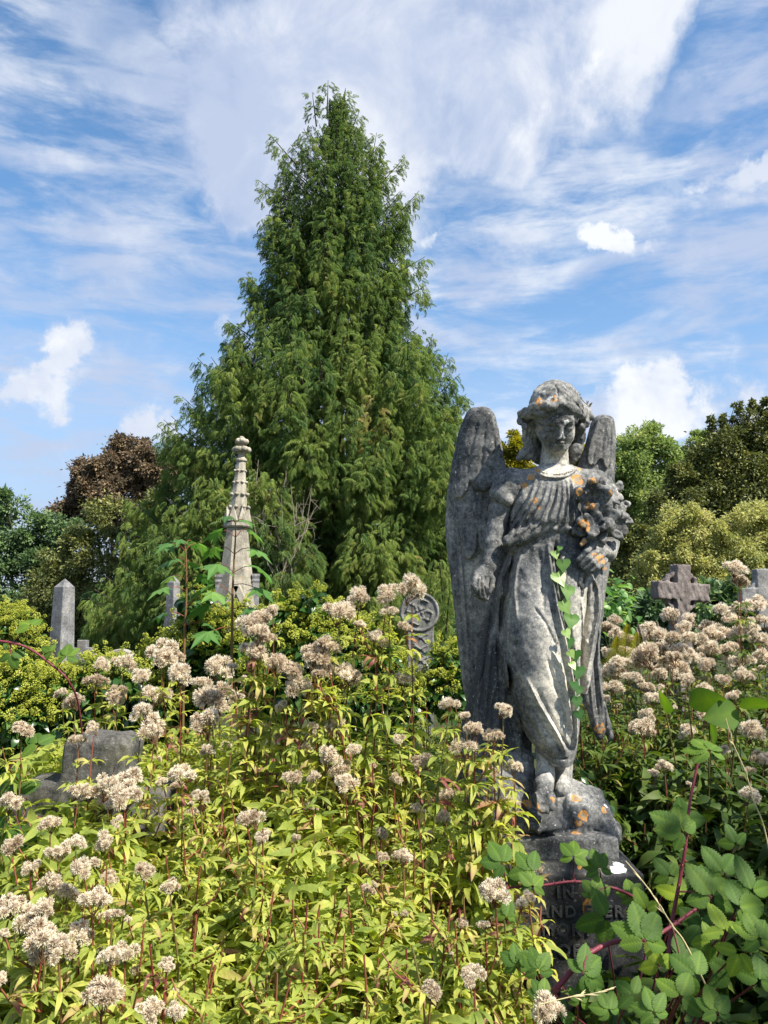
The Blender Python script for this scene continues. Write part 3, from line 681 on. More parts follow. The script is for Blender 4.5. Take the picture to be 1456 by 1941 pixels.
    st_r = [([(1146, 800), (1140, 850), (1138, 900)], .006, -.004), ([(1156, 810), (1156, 860), (1152, 900)], .005, -.004), ([(1128, 840), (1122, 870), (1118, 900)], .005, -.004),
            ([(1150, 900), (1150, 960), (1146, 1000)], .005, -.004), ([(1138, 1060), (1130, 1160), (1128, 1260), (1136, 1380)], .004, -.008), ([(1147, 1060), (1137, 1160), (1134, 1260), (1146, 1370)], .004, .006), ([(1130, 1080), (1122, 1180), (1118, 1280), (1128, 1370)], .004, .006),
            ([(1146, 1310), (1148, 1350), (1150, 1390)], .004, -.007)]
    wr = wing(out_r, lay_r, st_r, yr, Q(1082, 1414, .1)-[0, .12, .0], Q(1176, 774, .1)+[.03, .14, .02], 41)
    # ---- bouquet of carved lilies
    v = Vol(Q(1084, 1142, -.1)-[0, .18, .0], Q(1196, 900, .0)+[.02, .10, .0], .0026)
    r2 = np.random.default_rng(5)
    def petal(c, dirn, L, Wd, curl=.5, nrm=(0, -1, .2)):
        d = np.array(dirn, float); d /= np.linalg.norm(d); Rm = frames([d], up=nrm)[0]
        cc = np.array(c)+d*L*.5
        v.add(ell(cc, (Wd*1.15, L*.55, .0085), Rm), .003)
        v.cut(ell(cc+Rm[:, 2]*(.010+.004*curl), (Wd*.72, L*.42, .009), Rm), .004)
        v.add(ell(cc+d*L*.42-Rm[:, 2]*.010, (Wd*.7, .010, .012), Rm), .006)
    def flower(x, y, d, s, nrm, n=5, ph=0.0):
        c = Q(x, y, d); nv = np.array(nrm, float); nv /= np.linalg.norm(nv); B = frames([nv])[0]
        for i in range(n):
            a = ph+i*2*math.pi/n; dd = B[:, 0]*math.cos(a)+B[:, 2]*math.sin(a)+.35*nv
            petal(c, dd, s*r2.uniform(.9, 1.15), s*.42, 1, nrm=nv)
        v.cut(sph(c+nv*.020, s*.34), .006)
    flower(1126, 944, -.13, .060, (-.3, -1, -.25), 5, .3)
    flower(1158, 940, -.11, .046, (.5, -.8, .45), 5, .9)
    flower(1166, 968, -.10, .046, (.7, -1, .1), 5, .2)
    flower(1144, 976, -.13, .050, (.1, -1, -.1), 5, .6)
    flower(1168, 992, -.09, .048, (.5, -1, -.5), 5, 1.2)
    flower(1126, 994, -.14, .048, (-.2, -1, .3), 4, .2)
    for (x, y, d, dx, dz, L, Wd) in ((1112, 1004, -.12, -1, -.05, .05, .022), (1122, 998, -.14, -.45, 1, .045, .013), (1132, 1000, -.14, 1, .55, .05, .014), (1110, 935, -.12, -.7, .25, .035, .018), (1140, 925, -.10, .2, 1, .03, .014),
                                     (1170, 930, -.08, .4, 1, .03, .014), (1180, 960, -.08, 1, .5, .026, .013), (1182, 985, -.08, 1, -.2, .03, .014), (1160, 1008, -.10, .8, -.5, .04, .014), (1140, 1012, -.12, .2, -1, .03, .012)):
        petal(Q(x, y, d), (dx, -.2, dz), L, Wd)
    v.add(ell(Q(1145, 972, -.075), (.062, .045, .085)), .01)
    chain(v, [Q(1140, 1010, -.09), Q(1122, 1045, -.10), Q(1106, 1085, -.105), Q(1099, 1130, -.10)], [.022, .020, .0155, .0125], .006)
    for q in range(4): chain(v, [Q(1130-q*4, 1020, -.115), Q(1112-q*2, 1065, -.122), Q(1103-q*2, 1100+q*3, -.116)], [.006, .0055, .005], .003)
    v.noise(.0016, 120, 51)
    flowers = vm(v)
    # ---- rock under the feet
    v = Vol(Q(860, 1592, 0)-[.02, .25, .005], Q(1185, 1340, 0)+[.02, .22, .02], .0045)
    gz = Q(1060, 1590, -.2)[2]
    def re(x, y, d, rx, ry, rz_, k=.04): v.add(ell(Q(x, y, d), (rx, ry, rz_)), k)
    re(1062, 1592, .0, .190, .165, .110); re(1040, 1575, .0, .13, .13, .115); re(1030, 1562, -.15, .055, .07, .024, .02); re(1150, 1578, -.06, .035, .07, .035, .01); re(1085, 1540, .0, .11, .13, .115); re(962, 1560, .0, .12, .14, .18)
    re(960, 1470, .03, .10, .11, .13, .05); re(1066, 1515, .03, .075, .09, .065); re(925, 1480, .07, .11, .10, .19, .05); re(935, 1385, .0, .05, .06, .075, .03); re(1118, 1540, -.03, .07, .1, .06); re(1145, 1572, -.04, .045, .12, .045)
    v.cut(cap(Q(1080, 1555, -.22), Q(1160, 1590, -.20), .018), .02); pass
    v.stroke([Q(x, y, -.2) for x, y in ((1003, 1528), (1012, 1548), (1032, 1556), (1052, 1546), (1060, 1528))], .006, .010, (0, SY-.1)); v.stroke([Q(x, y, -.2) for x, y in ((996, 1535), (1010, 1556), (1032, 1564), (1056, 1554), (1068, 1536))], .005, -.008, (0, SY-.1))
    v.noise(.008, 20, 61); v.noise(.0045, 48, 62); v.noise(.003, 110, 63)
    rock = vm(v)

    # tints: black crust washed off by rain, light painted on the face, darker drape
    tf = blobtint(figure[0], .20, [(1052, 825, 36, 34, .28), (1052, 878, 45, 22, .65), (1085, 830, 12, 30, .35), (1050, 1450, 45, 30, .5), (1140, 1050, 40, 30, .22), (915, 1085, 16, 16, .3), (1030, 1505, 18, 35, -.05), (1050, 815, 40, 25, -.05)])  # face and cheek spots raise the tint to light the shaded face
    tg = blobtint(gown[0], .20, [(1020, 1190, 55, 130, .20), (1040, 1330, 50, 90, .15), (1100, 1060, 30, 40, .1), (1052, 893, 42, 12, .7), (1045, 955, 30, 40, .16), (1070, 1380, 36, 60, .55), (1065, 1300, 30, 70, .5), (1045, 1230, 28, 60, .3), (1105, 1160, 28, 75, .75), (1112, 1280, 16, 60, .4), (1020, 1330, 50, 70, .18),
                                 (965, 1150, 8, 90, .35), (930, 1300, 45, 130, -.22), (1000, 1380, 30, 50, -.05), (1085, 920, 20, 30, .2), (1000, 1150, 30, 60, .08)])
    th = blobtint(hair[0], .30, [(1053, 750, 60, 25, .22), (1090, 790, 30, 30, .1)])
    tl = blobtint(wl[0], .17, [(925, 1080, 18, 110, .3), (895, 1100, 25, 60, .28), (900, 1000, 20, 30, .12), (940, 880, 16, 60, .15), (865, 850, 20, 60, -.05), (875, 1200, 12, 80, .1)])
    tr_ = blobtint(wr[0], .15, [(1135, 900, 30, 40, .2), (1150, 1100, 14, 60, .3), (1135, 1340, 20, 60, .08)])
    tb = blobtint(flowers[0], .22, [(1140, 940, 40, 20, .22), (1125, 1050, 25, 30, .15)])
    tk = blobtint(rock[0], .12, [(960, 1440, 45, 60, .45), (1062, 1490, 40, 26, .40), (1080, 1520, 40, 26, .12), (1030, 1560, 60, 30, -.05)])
    for m_ in (figure, gown, hair, wl, wr, flowers, rock): statue_all.append((m_[0], proj(m_[0])))
    LI = [(1098, 907, 11), (1116, 905, 9), (1127, 914, 6), (1004, 901, 8), (990, 919, 7), (1017, 889, 5), (1098, 885, 6), (1016, 948, 7), (1018, 960, 4), (1104, 1001, 13), (1142, 1062, 9), (1132, 1051, 5), (1104, 1024, 7), (1148, 1076, 4),
          (1055, 753, 6), (1018, 759, 7), (1134, 1383, 9), (1141, 1375, 6), (1098, 935, 7), (1003, 1520, 9), (1018, 1530, 6), (1092, 1509, 8), (1108, 1545, 9), (1095, 1565, 6), (1094, 1582, 7), (1052, 1512, 4), (1147, 1532, 5), (1020, 812, 5), (1028, 907, 3), (1158, 938, 5), (1115, 955, 9)]
    WH = [(1041, 753, 5), (1077, 802, 4.5), (1058, 829, 3), (1150, 1525, 4), (1085, 1540, 3)]
    lichen = [(surf(x, y), r*1.0/533) for x, y, r in LI]; white = [(surf(x, y), r/533) for x, y, r in WH]
    ms = stone_mat('blackened_limestone', (.054, .057, .061), (.225, .226, .222), (.64, .60, .52), lichen, white=white, speck=.8, yellow=.15)
    root = thing('angel_statue', Q(1060, 1635, 0), 'grey weathered stone angel with two wings looking down, holding carved flowers, spotted with orange lichen', 'statue')
    n0 = 0
    for nm, pm in (('head', head), ('arm', arm_l), ('arm', arm_r), ('feet', feet)):
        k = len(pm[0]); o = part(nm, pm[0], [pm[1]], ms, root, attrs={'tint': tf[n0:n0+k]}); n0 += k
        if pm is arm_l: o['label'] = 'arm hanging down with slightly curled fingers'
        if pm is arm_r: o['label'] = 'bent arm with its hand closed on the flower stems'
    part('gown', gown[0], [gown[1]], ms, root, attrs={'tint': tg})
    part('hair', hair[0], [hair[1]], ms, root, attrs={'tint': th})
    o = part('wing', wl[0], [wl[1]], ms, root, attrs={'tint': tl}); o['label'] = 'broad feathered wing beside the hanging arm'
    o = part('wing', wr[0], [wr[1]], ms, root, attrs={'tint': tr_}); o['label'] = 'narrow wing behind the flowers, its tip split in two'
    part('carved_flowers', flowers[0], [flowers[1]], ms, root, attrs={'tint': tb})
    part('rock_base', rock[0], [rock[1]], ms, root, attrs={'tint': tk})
    # slab under the rock
    a = Q(947, 1588, -.2); b = Q(1176, 1636, -.2); v = Vol([a[0]-.02, SY-.24, b[2]-.02], [b[0]+.02, SY+.22, a[2]+.02], .006)
    v.add(box(((a[0]+b[0])/2, SY, (a[2]+b[2])/2), ((b[0]-a[0])/2, .2, (a[2]-b[2])/2), .008), .002); v.noise(.0014, 40, 71)
    sl = vm(v); part('base_slab', sl[0], [sl[1]], ms, root, attrs={'tint': np.full(len(sl[0]), .14)})
    # ---- pedestal with inscription: a thing of its own
    top = b[2]; fx0 = Q(912, 1665, -.27)[0]; fx1 = Q(1222, 1665, -.27)[0]; cx = (fx0+fx1)/2; hw = (fx1-fx0)/2; zt = Q(1060, 1658, -.27)[2]
    white2 = [(Q(1170, 1648, -.24), .022), (Q(1180, 1656, -.24), .022)]
    mp = stone_mat('dark_inscribed_stone', (.018, .020, .023), (.048, .050, .052), (.28, .26, .22), [(Q(1125, 1720, -.27), .035), (Q(1100, 1640, -.25), .012)], speck=.25, white=white2+[(Q(1068, 1765, -.272), .002)], moss=.1, yellow=.1)
    pr_ = thing('inscribed_pedestal', (cx, SY, 0), 'dark stone pedestal with raised worn lettering under the angel, partly hidden by bramble leaves', 'pedestal')
    v = Vol([cx-hw-.02, SY-.30, -.02], [cx+hw+.02, SY+.30, top+.02], .0075)
    v.add(box((cx, SY, zt/2), (hw, .27, zt/2+.0), .004), .001)
    v.add(box((cx, SY, (zt+top)/2), (hw-.03, .24, (top-zt)/2+.012), .01), .03); v.noise(.0015, 30, 72)
    pd = vm(v); tpd = blobtint(pd[0], .10, [(1080, 1650, 130, 14, .35), (1068, 1765, 14, 14, .8), (985, 1720, 16, 10, .4)])
    die = part('block', pd[0], [pd[1]], mp, pr_, attrs={'tint': tpd})
    ml = plain_mat('worn_letter_stone', [(0, (.03, .032, .034)), (.6, (.075, .075, .075)), (1, (.2, .19, .17))], nscale=60, namt=.5, bump=.5)
    for txt, x, y, hpx in (('IN', 1072, 1692, 20), ('FOND AND EVER', 1048, 1729, 19), ('MEMORY', 1052, 1764, 20), ('OF', 1078, 1803, 20)):
        cu = bpy.data.curves.new('lettering', 'FONT'); cu.body = txt; cu.align_x = 'CENTER'; cu.align_y = 'CENTER'; cu.extrude = .0022; cu.bevel_depth = .0008; cu.space_character = 1.25
        cu.size = hpx/585*1.42; cu.offset = .0006
        to = bpy.data.objects.new('lettering', cu); COL.objects.link(to)
        me = bpy.data.meshes.new_from_object(to.evaluated_get(bpy.context.evaluated_depsgraph_get())); bpy.data.objects.remove(to)
        at = me.attributes.new('tint', 'FLOAT', 'POINT'); at.data.foreach_set('value', np.full(len(me.vertices), .35, dtype=np.float32)); me.materials.clear(); me.materials.append(ml)
        o = link_mesh('inscription_line', me, pr_, False); o['label'] = 'raised letters ' + txt; c = Q(x, y, -.2725); o.location = Vector([c[0], SY-.2725, c[2]])-pr_.location; o.rotation_euler = (math.pi/2, 0, 0)
def smooth1(vals, g):
    n = len(vals); i = np.clip(np.floor(g).astype(int), 0, n-2); t = g-i
    p0 = vals[np.clip(i-1, 0, n-1)]; p1 = vals[i]; p2 = vals[i+1]; p3 = vals[np.clip(i+2, 0, n-1)]
    return .5*(2*p1+(-p0+p2)*t+(2*p0-5*p1+4*p2-p3)*t*t+(-p0+3*p1-3*p2+p3)*t**3)
build_angel()
# ------------------------------------------------------------------ other monuments
M_GREY = stone_mat('grey_monument_stone', (.09, .092, .098), (.22, .22, .225), (.42, .40, .37), scale=.6, speck=.25, moss=.25, yellow=.15)
M_TAN = stone_mat('lichened_sandstone', (.13, .12, .10), (.32, .295, .24), (.52, .48, .39), scale=.7, speck=.2, moss=.3, yellow=.8)
M_PINK = stone_mat('mottled_red_granite', (.085, .070, .068), (.175, .148, .140), (.36, .32, .30), scale=1.6, speck=.55, bump=.8)
M_OLD = stone_mat('old_lichened_stone', (.045, .045, .042), (.12, .117, .108), (.30, .285, .25), scale=1.1, speck=.4, moss=.3, bump=.9)
M_CARVE = stone_mat('dark_carved_stone', (.07, .072, .072), (.20, .20, .19), (.50, .48, .44), scale=1.2, speck=.35, bump=.7)
def stonepart(name, V, Fs, mat, parent, t=.35, smooth=False):
    return part(name, V, Fs, mat, parent, smooth, {'tint': np.full(len(V), t)})
def prism(levels, rot=0.0, n=4, chamf=0.0):
    """stack of square/octagonal rings: (cx, cy, z, half size)"""
    if chamf: angs = [(sx, sy) for sx, sy in ((1-chamf, 1), (1, 1-chamf), (1, -1+chamf), (1-chamf, -1), (-1+chamf, -1), (-1, -1+chamf), (-1, 1-chamf), (-1+chamf, 1))]
    elif n == 4: angs = [(1, 1), (1, -1), (-1, -1), (-1, 1)]
    else: angs = [(math.cos(2*math.pi*i/n+math.pi/n)/math.cos(math.pi/n), -math.sin(2*math.pi*i/n+math.pi/n)/math.cos(math.pi/n)) for i in range(n)]
    c, s = math.cos(rot), math.sin(rot); V = []; Q_ = []; m = len(angs)
    for cx, cy, z, h in levels:
        for a, b in angs: V.append((cx+h*(c*a-s*b), cy+h*(s*a+c*b), z))
    for k in range(len(levels)-1):
        for i in range(m): Q_.append((k*m+i, (k+1)*m+i, (k+1)*m+(i+1) % m, k*m+(i+1) % m))
    V.append((levels[-1][0], levels[-1][1], levels[-1][2])); V.append((levels[0][0], levels[0][1], levels[0][2])); T = []
    for i in range(m): T.append(((len(levels)-1)*m+i, len(V)-2, (len(levels)-1)*m+(i+1) % m)); T.append((i, (i+1) % m, len(V)-1))
    return np.array(V, float), [np.array(Q_), np.array(T)]
def obelisk(Y, ptop, psh, xl, xr, pbot, xlb, xrb, rot, label):
    c = P((xl+xr)/2, psh, Y); f = 1/(abs(math.cos(rot))+abs(math.sin(rot)))
    h1 = (P(xr, psh, Y)[0]-P(xl, psh, Y)[0])/2*f; h0 = (P(xrb, pbot, Y)[0]-P(xlb, pbot, Y)[0])/2*f
    zt = P(0, ptop, Y)[2]; zs = c[2]; zb = P(0, pbot, Y)[2]; hb = h0+(h0-h1)/(zs-zb)*(zb-.5); cx = c[0]
    r = thing('obelisk', (cx, Y, 0), label, 'obelisk', 'stone obelisks')
    V, Fs = prism([(cx, Y, .5, hb), (cx, Y, zs, h1), (cx, Y, zt, .004)], rot, chamf=.10); stonepart('shaft', V, Fs, M_GREY, r, .35)
    V, Fs = prism([(cx, Y, -.05, hb*1.9), (cx, Y, .22, hb*1.9), (cx, Y, .24, hb*1.5), (cx, Y, .497, hb*1.35)], rot); stonepart('plinth', V, Fs, M_GREY, r, .3)
obelisk(12, 1097, 1113, 104, 141, 1250, 97, 143, math.radians(-28), 'taller and wider grey stone obelisk at the far left, beside the sunlit ivy')
obelisk(12.6, 1091, 1104, 318, 341, 1205, 310, 343, math.radians(-28), 'slimmer grey stone obelisk half behind the maple sapling')

def extrude(poly, y0, y1, bev=.0):
    """poly (x,z) closed -> solid between y0 (front) and y1"""
    p = np.asarray(poly); n = len(p); c = p.mean(0)
    area = .5*np.sum(p[:, 0]*np.roll(p[:, 1], -1)-np.roll(p[:, 0], -1)*p[:, 1])
    if area < 0: p = p[::-1]
    rings = [(y1, p), (y0+bev, p)] if bev else [(y1, p), (y0, p)]
    if bev:
        e = np.roll(p, -1, 0)-np.roll(p, 1, 0); nrm = np.stack([e[:, 1], -e[:, 0]], 1); nrm /= np.linalg.norm(nrm, axis=1, keepdims=True)+1e-9
        rings.append((y0, p-nrm*bev))
    V = np.concatenate([np.stack([q[:, 0], np.full(n, y), q[:, 1]], 1) for y, q in rings]); Q_ = []
    for k in range(len(rings)-1):
        for i in range(n): Q_.append((k*n+i, k*n+(i+1) % n, (k+1)*n+(i+1) % n, (k+1)*n+i))
    return V, [np.array(Q_)[:, ::-1], np.array([list(range((len(rings)-1)*n, len(rings)*n))]), np.array([list(range(n))[::-1]])]

def spire():
    Y = 14; cx = P(452, 900, Y)[0]; m = 1/F*Y
    Z = lambda py: P(0, py, Y)[2]
    r = thing('gothic_spire_monument', (cx, Y, 0), 'tall pale stone gothic spire with knobbed finial and crockets, in front of the big conifer', 'monument')
    rot = math.radians(12)
    def hw(a, b): return (b-a)/2*m*.97
    V, Fs = prism([(cx, Y, Z(985), hw(434, 471)), (cx+.02, Y, Z(940), hw(438, 468)), (cx+.03, Y, Z(905), hw(444, 466)), (cx+.045, Y, Z(876), hw(448, 465))], rot, 8); stonepart('upper_spire', V, Fs, M_TAN, r, .5)
    V, Fs = prism([(cx, Y, Z(1190), hw(404, 498)), (cx, Y, Z(1100), hw(420, 484)), (cx, Y, Z(1001), hw(432, 472))], rot, 8); stonepart('lower_spire', V, Fs, M_TAN, r, .42)
    V, Fs = prism([(cx, Y, Z(1001), hw(428, 477)), (cx, Y, Z(998), hw(426, 479)), (cx, Y, Z(992), hw(427, 478)), (cx, Y, Z(990), hw(431, 474))], rot, 8); stonepart('moulded_band', V, Fs, M_TAN, r, .45)
    # finial
    g = Geo(); fx = cx+.045
    def lathe(prof, seg=14):
        n = len(prof); th = np.linspace(0, 2*math.pi, seg, endpoint=False)
        V = np.array([[fx+rr*math.cos(t), Y+rr*math.sin(t), z] for rr, z in prof for t in th]); i = np.arange(n-1)[:, None]*seg; j = np.arange(seg)[None]; k = (j+1) % seg
        g.add(V, np.stack([i+j, i+k, i+seg+k, i+seg+j], -1).reshape(-1, 4), None, .5)
    lathe([(hw(448, 465), Z(876)), (hw(445, 468), Z(874)), (hw(445, 468), Z(871)), (hw(449, 464), Z(868)), (hw(450, 463), Z(862)), (hw(446, 467), Z(856)), (hw(449, 464), Z(850)), (hw(451, 462), Z(844)), (hw(452, 461), Z(838)), (hw(453, 460), Z(832)), (.005, Z(828))])
    g.build('finial', M_TAN, r, False)
    s0 = ico(2)
    def knob(x, y, z, rr, k=0):
        V = s0[0]*(np.array([1, 1, .8])*rr)*(1+.22*np.sin(s0[0][:, :1]*7+k)*np.sin(s0[0][:, 2:]*6+k*2))+np.array([x, y, z])
        stonepart('leaf_knob' if rr > .06 else 'crocket', V, [s0[1]], M_TAN, r, .5, True)
    for lev, rad, rr, n in ((853, 11.5, .072, 6), (837, 7.5, .058*1.1, 5)):
        for i in range(n): a = i*2*math.pi/n+.2; knob(fx+rad*m*math.cos(a), Y+rad*m*math.sin(a), Z(lev), rr, i)
    knob(fx, Y, Z(831), .05, 9)
    for lev, xa, xb in ((893, 446.5, 466), (915, 443, 467), (938, 440, 469), (962, 437, 471)):
        c_ = cx+.03; rad = hw(xa, xb)*1.08
        for i in range(8):
            a = 2*math.pi*i/8+math.pi/8+rot; knob(c_+rad*math.cos(a), Y+rad*math.sin(a), Z(lev), .032 if lev < 930 else .042, i+lev)
    # gablets round the spire and the corner pinnacles, big front gable
    for i in range(8):
        a = 2*math.pi*i/8+rot+math.pi/8; d = np.array([math.cos(a), math.sin(a)]); t = np.array([-d[1], d[0]]); rad = hw(432, 473)*1.02
        zb, zt_ = Z(989), Z(962); hw_ = .085; G = []
        for s in (0, .05): G += [(*(d*(rad+s)+t*hw_), zb), (*(d*(rad+s)-t*hw_), zb), (*(d*(rad-.03+s)), zt_)]
        V = np.array(G)+np.array([cx, Y, 0]); stonepart('gablet', V, [np.array([(3, 5, 4), (0, 1, 2)]), np.array([(0, 3, 4, 1), (1, 4, 5, 2), (2, 5, 3, 0)])], M_TAN, r, .6)
    for (x0, x1, yt, yb, dy) in ((478, 493, 1088, 1200, -.05), (408, 424, 1090, 1200, -.15), (436, 452, 1096, 1200, .55)):
        c = P((x0+x1)/2, yt, Y+dy); h = (x1-x0)/2*m
        V, Fs = prism([(c[0], Y+dy, Z(yb)-.6, h*.86), (c[0], Y+dy, Z(yt+17), h*.82), (c[0], Y+dy, Z(yt+13), h*.98), (c[0], Y+dy, Z(yt+9), h*.8), (c[0], Y+dy, Z(yt+4), h*1.0), (c[0], Y+dy, Z(yt), h*.95)], math.radians(8)); stonepart('pinnacle_block', V, Fs, M_GREY, r, .45)
    apex = P(447, 1110, Y-.5); bl = P(404, 1215, Y-.5); br = P(494, 1215, Y-.5)
    for a, b in ((bl, apex), (br, apex)):
        g2 = Geo(); d = b-a; n = np.array([-d[2], 0, d[0]]); n /= np.linalg.norm(n); wv = .05
        V = [a+n*wv, a-n*wv, b-n*wv, b+n*wv]; V = np.array(V+[v_+np.array([0, .16, 0]) for v_ in V]); g2.add(V, [(0, 1, 2, 3), (4, 7, 6, 5), (0, 4, 5, 1), (1, 5, 6, 2), (2, 6, 7, 3), (3, 7, 4, 0)], None, .6)
        g2.build('gable_coping', M_TAN, r, False)
    V = np.array([bl, br, apex, bl, br, apex]); V[:, 1] += [.05]*3+[.4]*3; V[:3, 2] -= .03; stonepart('gable_panel', V, [np.array([(0, 1, 2), (3, 5, 4)]), np.array([(0, 3, 4, 1), (1, 4, 5, 2), (2, 5, 3, 0)])], M_GREY, r, .5)
    V, Fs = prism([(cx, Y, -.05, .62), (cx, Y, .5, .6), (cx, Y, .52, .5), (cx, Y, Z(1186), .46)], math.radians(8)); stonepart('base', V, Fs, M_GREY, r, .4)
def ico(sub=2):
    import bmesh
    bm = bmesh.new(); bmesh.ops.create_icosphere(bm, subdivisions=sub, radius=1); V = np.array([v.co[:] for v in bm.verts]); T = np.array([[v.index for v in f.verts] for f in bm.faces]); bm.free()
    return V, T
spire()

def carved_cross():
    """ringed cross of rough reddish granite on the right"""
    Y = 8; m = Y/F; c = P(1289, 1121, Y); v = Vol(c-[.35, .14, .62], c+[.35, .14, .36], .0085)
    rz = 0
    def bx(px0, px1, py0, py1, hy, k=.004, tilt=0):
        a = P(px0, py0, Y); b = P(px1, py1, Y); v.add(box(((a[0]+b[0])/2, Y, (a[2]+b[2])/2), ((b[0]-a[0])/2, hy, (a[2]-b[2])/2), .012), k)
    def disc(r0, r1, hy):
        def fn(X, Yy, Z): rr = np.hypot(X-c[0], Z-c[2]); return np.maximum(np.maximum(rr-r1, r0-rr), np.abs(Yy-Y)-hy)
        return fn, c-[r1, hy, r1], c+[r1, hy, r1]
    v.add(disc(-1, 39*m, .040), .004)
    bx(1272, 1306, 1071, 1200, .075, .006); bx(1233, 1346, 1105, 1138, .072, .006)
    for sx in (-1, 1):
        for sz in (-1, 1): v.cut(cap(c+[sx*21*m, -.2, sz*20*m], c+[sx*21*m, .2, sz*20*m], .024), .006)
    v.noise(.0035, 55, 81); v.noise(.003, 110, 82)
    V, Fc = v.mesh(); ca, sa = math.cos(math.radians(14)), math.sin(math.radians(14)); x = V[:, 0]-c[0]; y = V[:, 1]-Y; z = V[:, 2]-c[2]
    x, z = x*math.cos(.06)+z*math.sin(.06), -x*math.sin(.06)+z*math.cos(.06)
    V = np.stack([c[0]+x*ca-y*sa, Y+x*sa+y*ca, c[2]+z], 1)
    r = thing('ringed_cross', (c[0], Y, 0), 'rough reddish granite ringed cross standing above the seed heads to the right of the angel', 'gravestone', 'stone crosses')
    stonepart('cross_head', V, [Fc], M_PINK, r, .4, True)
    zb = V[:, 2].min()+.02; V, Fs = prism([(c[0], Y, -.05, .2), (c[0], Y, .35, .16), (c[0], Y, .37, .09), (c[0]-.02, Y, zb, .078)], math.radians(14)); stonepart('shaft', V, Fs, M_PINK, r, .4)
    # second cross cut by the frame at the right edge
    Y = 9; c = P(1462, 1128, Y); m = Y/F; v = Vol(c-[.42, .12, .5], c+[.42, .12, .4], .011)
    a = lambda px, py: P(px, py, Y)
    v.add(box(c+[0, 0, -.05], (.18, .06, .42), .01), .01); v.add(box(c, (.36, .055, .10), .01), .02); 
    def fn(X, Yy, Z): rr = np.hypot(X-c[0], Z-c[2]); return np.maximum(np.maximum(rr-.27, .17-rr), np.abs(Yy-Y)-.04)
    v.add((fn, c-[.27, .04, .27], c+[.27, .04, .27]), .01); v.noise(.002, 40, 83); V, Fc = v.mesh()
    r = thing('wheel_cross', (c[0], Y, 0), 'pale grey stone cross cut off by the right edge of the picture', 'gravestone', 'stone crosses')
    V[:, 2] = c[2]+(V[:, 2]-c[2])*.8; stonepart('cross_head', V, [Fc], M_GREY, r, .45, True)
    V, Fs = prism([(c[0], Y, -.05, .25), (c[0], Y, .3, .2), (c[0], Y, .32, .11), (c[0], Y, V[:, 2].min()+.02, .058)], 0); stonepart('shaft', V, Fs, M_GREY, r, .45)
carved_cross()

def wheel_stone():
    Y = 6; m = Y/F; c = P(795, 1160, Y); v = Vol([c[0]-.17, Y-.09, P(0, 1345, Y)[2]], [c[0]+.17, Y+.09, c[2]+.18], .0055)
    R_ = 37*m
    def fn(X, Yy, Z): rr = np.hypot(X-c[0], Z-c[2]); return np.maximum(rr-R_, np.abs(Yy-Y)-.038)
    v.add((fn, c-[R_, .04, R_], c+[R_, .04, R_]), .006)
    def fr(X, Yy, Z):
        rr = np.hypot(X-c[0], Z-c[2]); return np.hypot(rr-R_+.012, Yy-Y+.036)-.0125
    v.add((fr, c-[R_+.02, .07, R_+.02], c+[R_+.02, 0, R_+.02]), .003)
    a = P(772, 1188, Y); b = P(823, 1345, Y); v.add(box(((a[0]+b[0])/2, Y, (a[2]+b[2])/2), ((b[0]-a[0])/2, .036, (a[2]-b[2])/2), .006), .006)
    W = lambda x, y: P(x, y, Y-.03)
    for x in (775, 820): v.stroke([W(x, 1200), W(x+(2 if x > 800 else -2), 1345)], .005, .008, (0, Y))
    for i in range(6):       # knot work down the shaft
        y0 = 1202+i*22
        for s in (1, -1):
            v.stroke([W(797-s*13, y0), W(797+s*3, y0+8), W(797+s*13, y0+18), W(797+s*3, y0+26)], .0042, .008, (0, Y), False)
        v.stroke([W(786, y0+10), W(797, y0+4), W(808, y0+10)], .0036, .006, (0, Y))
    for i in range(4):      # interlace in the wheel
        an = i*math.pi/2+.4
        for s in (1, -1):
            pts = [W(795+r_*math.cos(an+s*w_), 1160+r_*math.sin(an+s*w_)) for r_, w_ in ((4, 0), (14, .7), (25, .35), (25, -.3), (13, -.5), (6, .2))]
            v.stroke(pts, .0040, .008, (0, Y), False)
    v.noise(.001, 60, 84); V, Fc = v.mesh()
    r = thing('wheel_headstone', (c[0], Y, 0), 'dark round topped headstone carved with knotwork, left of the angel', 'gravestone')
    stonepart('carved_wheel_and_shaft', V, [Fc], M_CARVE, r, .35, True)
    zb = V[:, 2].min()+.02; V, Fs = prism([(c[0], Y, -.05, .22), (c[0], Y, .3, .2), (c[0], Y, .33, .10), (c[0], Y, zb, .1)], 0); V[:, 1] = Y+(V[:, 1]-Y)*.45; stonepart('plinth', V, Fs, M_CARVE, r, .3)
wheel_stone()

